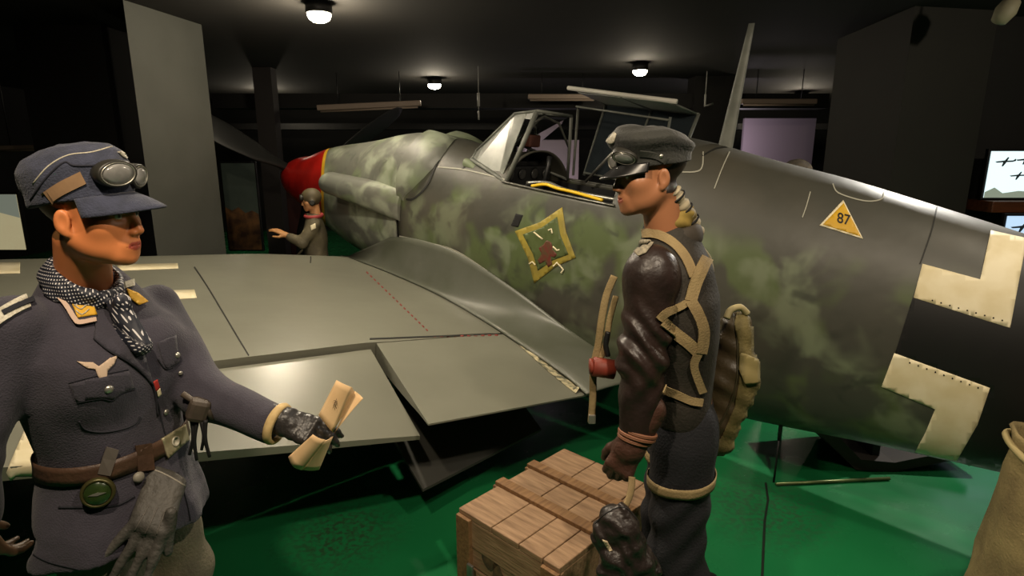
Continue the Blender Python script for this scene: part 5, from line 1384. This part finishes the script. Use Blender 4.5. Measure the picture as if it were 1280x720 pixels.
# boot-top fleece
for s in (1, -1):
    cc = RT2P(.103 * s, -.002, .42); P_ = [cc + Vector((.082 * math.cos(a), .082 * math.sin(a), .012 * math.sin(3 * a))) for a in np.linspace(0, 2 * PI, 30)]
    MB().tube(P_, .012, 8, cap=False).build('boot_fleece', mat('fleece_cream', 'b8a888', .9, bump=.6, bs=160), rp, True)
# harness straps
def strap(name, pts, w, off=.004, th=.003, bv=None): return ron(name, M_web, strip(bv or RJB, smoothline(pts, 8), w, None, off, th, na=2))
strap('shoulder_strap', [(783, 314), (788, 300), (800, 293), (820, 293), (840, 303), (856, 322), (866, 345)], 11)
strap('back_strap', [(884, 318), (877, 332), (868, 352), (862, 376)], 14, .008)
strap('back_strap', [(862, 376), (872, 395), (877, 415), (874, 440)], 12, .010)
strap('cross_strap', [(863, 375), (850, 383), (832, 390), (822, 400)], 9, .006)
strap('cross_strap', [(828, 402), (845, 416), (860, 428), (872, 440)], 14, .006)
strap('waist_strap', [(872, 438), (866, 455), (872, 478), (876, 490)], 9, .008)
strap('waist_strap', [(828, 485), (845, 492), (862, 500), (876, 503)], 10, .006)
# straps hanging in front of the chest
for P_, r in (([(768, 345), (758, 370), (752, 400), (748, 430), (742, 460), (741, 500), (739, 528)], .011), ([(770, 370), (762, 400), (757, 430), (748, 455)], .009)):
    mm = MB(); mm.tube(smoothline([at(u, v, 1.66) for u, v in P_], 6), r, 8, ry=.22, up=(0, 1, 0)); ron('hanging_strap', M_web, mm)
mm = MB(); mm.box(at(740, 524, 1.655), (.022, .008, .03), bev=.003); ron('strap_buckle', M_silverm, mm)
mm = MB(); mm.tube([at(741, 458, 1.64), at(768, 462, 1.64)], .029, 16); mm.tube([at(737, 458, 1.64), at(741, 458, 1.64)], .024, 14); ron('release_handle', mat('handle_orange_red', '7c3020', .6, c2='66261a', ns=12), mm)
mm = MB(); mm.tube(smoothline([at(760, 415, 1.65), at(757, 430, 1.65), at(760, 445, 1.65)], 6), .008, 8); ron('dark_hose', M_dark, mm)
ron('shoulder_badge', mat('badge_off_white', '978e78', .75, c2='6a6456', ns=120), stick(RJB, [(789, 306), (797, 299), (814, 300), (817, 305), (808, 317), (799, 321), (791, 314)], 3, .004, .002))
# leg strap
leg = ringband(vbvh(*implicit(rtro, [RB.x - .26, RB.y - .27, .70], [RB.x + .26, RB.y + .27, .95], .012)), RTP(0, 0, 0), .825, .032, .006, (.02, .0)).build('leg_strap', M_web, rp, True)
# rolled pale life-vest tube at the nape
P_ = smoothline([at(840, 238, 1.70), at(849, 252, 1.71), at(861, 272, 1.73), at(871, 292, 1.76)], 6)
mm = MB(); n = len(P_); mm.tube(P_, [.022 + .005 * math.sin(i * 1.9) for i in range(n)], 16); lv = ron('life_vest_roll', mat('vest_cream', 'a59a80', .75, c2='8d826a', ns=20), mm)
for i in (4, 9, 13): MB().tube([P_[i] + (P_[i + 1] - P_[i]).normalized().cross(Vector((0, 1, 0))).normalized() * (.027 * math.cos(a)) + Vector((0, 1, .2)).normalized() * (.027 * math.sin(a)) for a in np.linspace(0, 2 * PI, 20)], .003, 6, cap=False).build('roll_cord', M_void, lv, True)
mm = MB(); mm.tube(smoothline([at(866, 290, 1.76), at(875, 308, 1.78), at(885, 322, 1.80), at(889, 340, 1.80)], 5), [.012] * 16, 10, ry=.6); ron('vest_tail', mat('vest_cream', 'a59a80', .75), mm)
# parachute pack slung low on the back
pcx = at(912, 480, 1.82)
def rpack(P):
    A0 = at(920, 408, 1.88); A1 = at(914, 472, 1.88); A2 = at(893, 542, 1.86)
    d = smin(s_cone(P, A0, A1, .050, .080), s_cone(P, A1, A2, .082, .074), .04)
    # flatten
    return d + .004 * wob(P, 26, 6) + .003 * np.sin(P[..., 2] * 90 + P[..., 0] * 50)
pk = empty('parachute_pack', at(905, 560, 1.82), 'olive and brown parachute pack hanging behind the pilot in leather jacket', 'parachute pack')
V, Q = implicit(rpack, [pcx.x - .22, pcx.y - .16, pcx.z - .30], [pcx.x + .22, pcx.y + .18, pcx.z + .30], .0055)
link('pack_body', nmesh('pack_body', V, Q), mat('pack_brown', '3a3020', .45, c2='4a3f2a', ns=8, bump=.4, bs=30), pk, True)
PKB = vbvh(V, Q)
def pon(name, mt, mb): 
    if mb.v: return mb.build(name, mt, pk, True, fix=False)
pon('pack_cover', mat('pack_olive', '6e6238', .75, c2='5c522e', ns=10, bump=.3, bs=90), stick(PKB, [(922, 388), (940, 400), (956, 440), (956, 490), (942, 530), (915, 570), (890, 582), (884, 570), (902, 545), (918, 508), (924, 470), (923, 430), (918, 405)], 4, .001, .005))
pon('pack_cover_edge', mat('pack_edge', '3c3620', .6), seam(PKB, [(916, 392), (921, 420), (922, 450), (920, 480), (908, 515), (888, 550)], .004))
pon('pack_flap', mat('pack_olive_light', '7d7146', .7), stick(PKB, [(925, 440), (944, 450), (946, 478), (930, 478), (922, 462)], 4, .010, .003))
mm = MB(); mm.tube(smoothline([at(908, 398, 1.83), at(913, 388, 1.84), at(925, 384, 1.85), at(934, 392, 1.86)], 5), .011, 10); pon('pack_loop', mat('pack_cream', '9c9068', .7), mm)
mm = MB(); mm.tube(smoothline([at(947, 455, 1.86), at(946, 480, 1.86), at(941, 495, 1.86)], 5), .005, 8); pon('pack_strap', M_dark, mm)
mm = MB(); mm.tube([at(866, 578, 1.80), at(880, 566, 1.79), at(896, 562, 1.79), at(904, 556, 1.81)], .013, 8, ry=.35, up=(0, 1, 0)); pon('pack_web', M_web, mm)
# gauntlet hand
rw = at(795, 545, 1.55); rk = at(776, 580, 1.54)
def rhand(P):
    D = hand_sdf(P, rw + (rk - rw) * .25, rk - rw, Vector((-.35, -.9, .1)), ((.75, 1.1, .8), (.8, 1.15, .8), (.85, 1.15, .8), (.9, 1.15, .8)), (.45, .7), 1.0, 1, 1.22)
    D = smin(D, s_cone(P, rw + (rw - rk) * .9, rw + (rk - rw) * .4, .046, .040), .02)
    return D + .0018 * wob(P, 45, 2)
V, Q = implicit(rhand, [rw.x - .20, rw.y - .15, rw.z - .20], [rw.x + .14, rw.y + .15, rw.z + .12], .004)
rg = link('gauntlet', nmesh('gauntlet', V, Q), mat('gauntlet_brown', '4a3026', .5, c2='3a251d', ns=12, bump=.4, bs=60), rp, True)
wd = (rk - rw).normalized(); mm = MB()
for k, rr in ((-.012, .050), (.0, .051), (.014, .046)): 
    M_ = Matrix.Translation(rw + wd * (k - .005)) @ (wd + Vector((.25, 0, .1))).normalized().to_track_quat('Z', 'Y').to_matrix().to_4x4(); mm = MB().lathe([(rr + .005 * math.cos(a), .006 * math.sin(a)) for a in np.linspace(0, 2 * PI, 9)], M_, 30)
    ron('gauntlet_cord', mat('cord_tan', '7a5038', .6), mm)
V, Q = implicit(lambda P: hand_sdf(P, RwrF, (RwrF - RelF), Vector((.5, -.3, .5)), ((.5, .6, .4),) * 4, (.4, .5), 1, 1, 1.2), [RwrF.x - .24, RwrF.y - .2, RwrF.z - .2], [RwrF.x + .2, RwrF.y + .2, RwrF.z + .16], .0055)
link('gauntlet', nmesh('gauntlet', V, Q), MATS['gauntlet_brown'], rp, True)
# flying helmet hanging from the hand by its strap
hp_ = at(775, 680, 1.44)
def rhelm(P):
    d = smin(s_cone(P, at(778, 640, 1.44), at(770, 664, 1.44), .026, .058), s_cone(P, at(774, 668, 1.44), at(786, 715, 1.44), .060, .068), .05)
    d = smin(d, s_cone(P, at(788, 715, 1.44), at(792, 765, 1.44), .066, .055), .06)
    d = smin(d, s_cone(P, at(762, 700, 1.42), at(750, 716, 1.41), .020, .014), .03)
    d = smax(d, -s_cone(P, at(758, 690, 1.37), at(800, 678, 1.37), .020, .014), .02)
    return d + .0060 * wob(P, 34, 7) + .0030 * np.abs(wob(P, 62, 3)) + .0035 * np.sin(P[..., 2] * 120 + P[..., 0] * 90 + 2 * np.sin(P[..., 0] * 60))
V, Q = implicit(rhelm, [hp_.x - .18, hp_.y - .12, hp_.z - .22], [hp_.x + .16, hp_.y + .12, hp_.z + .14], .0045)
fh = empty('flying_helmet', at(785, 760, 1.44), 'crumpled black leather flying helmet hanging from the brown gauntlet', 'helmet')
link('leather_shell', nmesh('leather_shell', V, Q), mat('helmet_black_leather', '1f1a18', .42, c2='2b2320', ns=16, bump=.5, bs=50), fh, True)
HB_ = vbvh(V, Q)
MB().tube(smoothline([at(790, 596, 1.50), at(789, 612, 1.48), at(784, 628, 1.46), at(776, 642, 1.44)], 6), .010, 8, ry=.35, up=(0, 1, 0)).build('helmet_strap', M_web, fh, True)
stick(HB_, [(753, 674), (759, 676), (766, 688), (762, 690)], 3, .001, .003).build('strap_tab', MATS['fleece_cream'], fh, True)
m = seam(HB_, [(744, 655), (760, 640), (780, 634), (796, 650)], .002); m.build('helmet_seam', M_dark, fh, True)

# peaked cap
RHC = RHF @ Matrix.Translation((0, -.003, .030)) @ Matrix.Rotation(math.radians(-2), 4, 'X')
def capR(P):
    P = P.copy(); P[..., 2] += .30 * np.maximum(-.02 - P[..., 1], 0) * (P[..., 2] > 0) * np.clip(P[..., 2] / .05, 0, 1)
    band = s_stack(P, [(-.006, 0, -.012, .086, .105), (.045, 0, -.012, .088, .107)])
    top = s_stack(P, [(.036, 0, -.010, .089, .110), (.055, 0, -.008, .103, .122), (.070, 0, -.004, .106, .124), (.088, 0, .004, .092, .108), (.100, 0, .010, .05, .07)])
    d = smin(band, top, .012); d = smin(d, s_ell(P, (0, .065, .085), (.05, .035, .022)), .02)
    return d + .003 * wob(P, 30, 8)
V, Q = implicit(capR, [-.14, -.17, -.02], [.14, .15, .125], .0042)
V = V @ npM(RHC)[:3, :3].T + npM(RHC)[:3, 3]
rcap = link('peaked_cap', nmesh('peaked_cap', V, Q), mat('cap_dark_green_black', '23241f', .75, c2='1b1c19', ns=16, bump=.3, bs=140, sheen=.2), rp, True); RCB = vbvh(V, Q)
G = []
for a in np.linspace(-1.12, 1.12, 30):
    row = []
    for t in np.linspace(0, 1, 8):
        x = math.sin(a) * (.086 + .006 * t); y = -.012 + math.cos(a) * (.104 + .060 * t * max(0, math.cos(a * 1.25)) ** .7); z = .006 - .036 * t * math.cos(a) - .012 * (math.sin(a) ** 2) * t; row.append(RHC @ Vector((x, y, z)))
    G.append(row)
solid(MB().grid(G).build('cap_peak', mat('peak_black', '141414', .3), rcap, True), .004)
gog(782, 193, .034, .021, RCB, .010, -.25, parent=rcap)
gog(761, 202, .022, .022, RCB, .006, -.3, parent=rcap)
on('goggle_strap', mat('strap_dark', '2b2c28', .6), strip(RCB, smoothline([(800, 192), (820, 195), (838, 205), (850, 214)], 6), 8, None, .001, .003), rcap)
on('cap_badge', M_silver, stick(RCB, [(757, 176), (763, 172), (768, 166), (771, 168), (768, 178), (764, 180)], 2, .002, .002), rcap)
on('strap_stud', M_silverm, stud(RCB, 826, 195, [(.0005, .007), (.005, .006), (.006, .003)])[0], rcap)

# ------------------------------------------------------------------ SMALL FAR PILOT beside the nose
k = .84
fb = WP(1.60, .60, 0); FBs = Vector((fb.x, fb.y, 0))
FT = hframe(FBs, 195) @ Matrix.Scale(k, 4)
FT0 = hframe(FBs, 195)
FH = hframe(Vector((FBs.x - .015, FBs.y - .0, 1.40)), 200, -8)
def FP(x, y, z): return FT @ Vector((x, y, z))
fe = at(378, 304, FBs.y - .20); fw = at(358, 294, FBs.y - .20)
fp, _, _ = person('small distant mannequin in olive flying jacket, helmet and goggles beside the red nose', FBs, FH,
    [(FH @ Vector((0, -.02, -.05)), FP(0, -.02, 1.42), (.045, .05)), (FP(.17, 0, 1.42), FP(.22, .05, 1.15), FP(.2, .2, 1.0), (.04, .035, .025)), (FP(-.17, 0, 1.42), fe, fw, (.04, .035, .024)),
     (FP(.09, 0, .95), FP(.1, 0, .5), FP(.1, 0, .09), FP(.1, .12, .04), (.07, .05, .035, .03)), (FP(-.09, 0, .95), FP(-.1, 0, .5), FP(-.1, 0, .09), FP(-.1, .12, .04), (.07, .05, .035, .03))],
    0, 'a87850', '3a2a1c', '8a4a3a', (FT0, [(.86 * k, 0, 0, .12, .08), (1.3 * k, 0, 0, .125, .08), (1.42 * k, 0, 0, .10, .06)]), s=k, fine=.004)
def fjack(P):
    q = toloc(P, FT0) / k
    d = s_stack(q, [(.80, 0, 0, .19, .14), (1.05, 0, 0, .165, .125), (1.3, 0, .005, .19, .135), (1.42, 0, 0, .17, .10), (1.48, 0, 0, .10, .08), (1.52, 0, 0, .075, .075)]) * k
    d = smin(d, smin(s_cone(P, FP(.17, 0, 1.41), FP(.22, .05, 1.15), .06, .05), s_cone(P, FP(.22, .05, 1.15), FP(.2, .2, 1.0), .05, .04), .02), .03)
    d = smin(d, smin(s_cone(P, FP(-.17, 0, 1.41), fe, .06, .05), s_cone(P, fe, fe.lerp(fw, .8), .05, .038), .02), .03)
    return d + .004 * wob(P, 20, 3)
garment('flying_jacket', fjack, [FBs.x - .42, FBs.y - .42, .62], [FBs.x + .32, FBs.y + .32, 1.32], .012, mat('jacket_olive', '5c5540', .75, c2='4c4636', ns=9, bump=.3, bs=60), fp)
def ftro(P):
    q = toloc(P, FT0) / k; return smin(s_cone(q, (.09, 0, .9), (.1, 0, .3), .1, .07), s_cone(q, (-.09, 0, .9), (-.1, 0, .3), .1, .07), .02) * k
garment('trousers', ftro, [FBs.x - .3, FBs.y - .3, .18], [FBs.x + .3, FBs.y + .3, .9], .015, MATS['jacket_olive'], fp)
boots(FT0, fp, k)
V, Q = implicit(lambda P: hand_sdf(P, fw, fw - fe, Vector((0, -.2, 1)), ((.15, .3, .3),) * 4, (.5, .4), .9, -1, 1.), [fw.x - .22, fw.y - .16, fw.z - .14], [fw.x + .1, fw.y + .14, fw.z + .12], .005)
link('bare_hand', nmesh('bare_hand', V, Q), mat('hand_tan', 'b08050', .6), fp, True)
def fhelm(P):
    q = P; d = s_ell(q, (0, -.012, .035), (.086, .108, .098)); d = smin(d, s_ell(np.stack([abs(q[..., 0]), q[..., 1], q[..., 2]], -1), (.078, -.005, -.02), (.022, .034, .04)), .02)
    return smax(d, -s_ell(q, (0, .11, -.03), (.06, .08, .075)), .008)
V, Q = implicit(fhelm, [-.13, -.14, -.1], [.13, .13, .15], .005); V = (V * k) @ npM(FH)[:3, :3].T + npM(FH)[:3, 3]
fhl = link('flying_helmet', nmesh('flying_helmet', V, Q), mat('helmet_olive_brown', '5a5038', .6, c2='463e2c', ns=9), fp, True); FHB = vbvh(V, Q)
for sx in (-1, 1):
    M_ = FH @ Matrix.Translation((.034 * k * sx, .098 * k, .045 * k)) @ Matrix.Rotation(-PI / 2 + .2, 4, 'X')
    gl = MB().lathe([(.034 * k, -.02), (.034 * k, .008), (.028 * k, .012), (.0005, .014)], M_, 22).build('goggle_cup', M_gogg, fhl, True)
    M_ = FH @ Matrix.Translation((.094 * k * sx, -.005 * k, -.02 * k)) @ Matrix.Rotation(PI / 2 * sx, 4, 'Y')
    MB().lathe([(.030 * k, -.004), (.030 * k, .008), (.02 * k, .012), (.012 * k, .008), (.0005, .014)], M_, 22).build('earphone', M_gogg, fhl, True)
cc = FP(0, 0, 1.50); P_ = [cc + Vector((.075 * math.cos(a), .075 * math.sin(a), .01 * math.sin(a))) for a in np.linspace(0, 2 * PI, 30)]
MB().tube(P_, .016, 8, cap=False).build('red_collar', mat('collar_red', '9a3a3a', .7), fp, True)
fjb = vbvh(*implicit(fjack, [FBs.x - .42, FBs.y - .42, .62], [FBs.x + .32, FBs.y + .32, 1.32], .015))
m = stick(fjb, [(388, 282), (394, 279), (395, 285), (389, 288)], 2, .002, .002)
if m.v: m.build('chest_badge', M_white, fp, True, fix=False)
# top of a fur-brown hat just showing over the fuselage spine
hb = at(996, 214, 4.9)
V, Q = implicit(lambda P: smin(s_ell(P, (hb.x, hb.y, hb.z), (.12, .11, .10)), s_cone(P, (hb.x, hb.y, hb.z - .1), (hb.x, hb.y, hb.z - .5), .05, .12), .03) + .004 * wob(P, 40, 1), [hb.x - .2, hb.y - .2, hb.z - .55], [hb.x + .2, hb.y + .2, hb.z + .15], .012)
o = nmesh('display_bust', V, Q); o = link('display_bust', o, mat('bust_brown', '4a4030', .85, c2='332c22', ns=30)); meta(o, 'brown capped bust just showing over the fuselage spine below the lilac wall', 'bust')
MB().tube([Vector((hb.x, hb.y, 0)), Vector((hb.x, hb.y, hb.z - .45))], .06, 12).build('bust_pedestal', M_dark, o)
# ================================================================== LIGHT
def spot(p, tgt, e, ang=70, r=.06, col=(1, .86, .66), blend=.6):
    l = bpy.data.lights.new('spot', 'SPOT'); l.energy = e; l.spot_size = math.radians(ang); l.spot_blend = blend; l.shadow_soft_size = r; l.color = col
    o = bpy.data.objects.new('room_light', l); COL.objects.link(o); o.location = p; o.rotation_euler = (Vector(tgt) - Vector(p)).to_track_quat('-Z', 'Y').to_euler(); return o
def pt(p, e, r=.08, col=(1, .86, .66)):
    l = bpy.data.lights.new('point', 'POINT'); l.energy = e; l.shadow_soft_size = r; l.color = col
    o = bpy.data.objects.new('room_light', l); COL.objects.link(o); o.location = p; return o
for i, p in enumerate(LPOS[:5]):
    pt((p.x, p.y, p.z - .12), (55, 14, 34, 9, 20)[i], .07)
pt((LPOS[5].x, LPOS[5].y, LPOS[5].z - .1), 3, .05)
spot((-.55, .45, 2.92), (-.6, 2.2, .9), 110, 125, .05, (1, .82, .60)); spot((.75, .55, 2.92), (.5, 2.4, .9), 90, 125, .05, (1, .84, .64))                # ceiling spot over the visitors, on the two pilots
spot((-1.0, 3.0, 2.92), (-.9, 3.1, .9), 170, 135, .06)
spot((2.2, 1.7, 2.92), (2.2, 2.4, 1.0), 60, 110, .06)
spot((3.4, 4.4, 2.92), (2.2, 3.0, 0), 240, 100, .06, (1, .95, .85))
pt((3.9, 10.6, 2.0), 15, .1, (1, .85, .95)); pt((.6, 10.9, 1.3), 5, .1, (1, .85, .95)); pt((4.3, 2.6, 2.85), 55, .06)  # unseen points added to brighten the lilac panels and the right pillar's face
w = bpy.data.worlds.new('world'); bpy.context.scene.world = w; w.use_nodes = True; w.node_tree.nodes['Background'].inputs[0].default_value = (.02, .02, .02, 1); w.node_tree.nodes['Background'].inputs[1].default_value = .3
vs_ = bpy.context.scene.view_settings; vs_.view_transform = 'Standard'; vs_.look = 'None'; vs_.gamma = 1; vs_.use_curve_mapping = False; vs_.exposure = .35
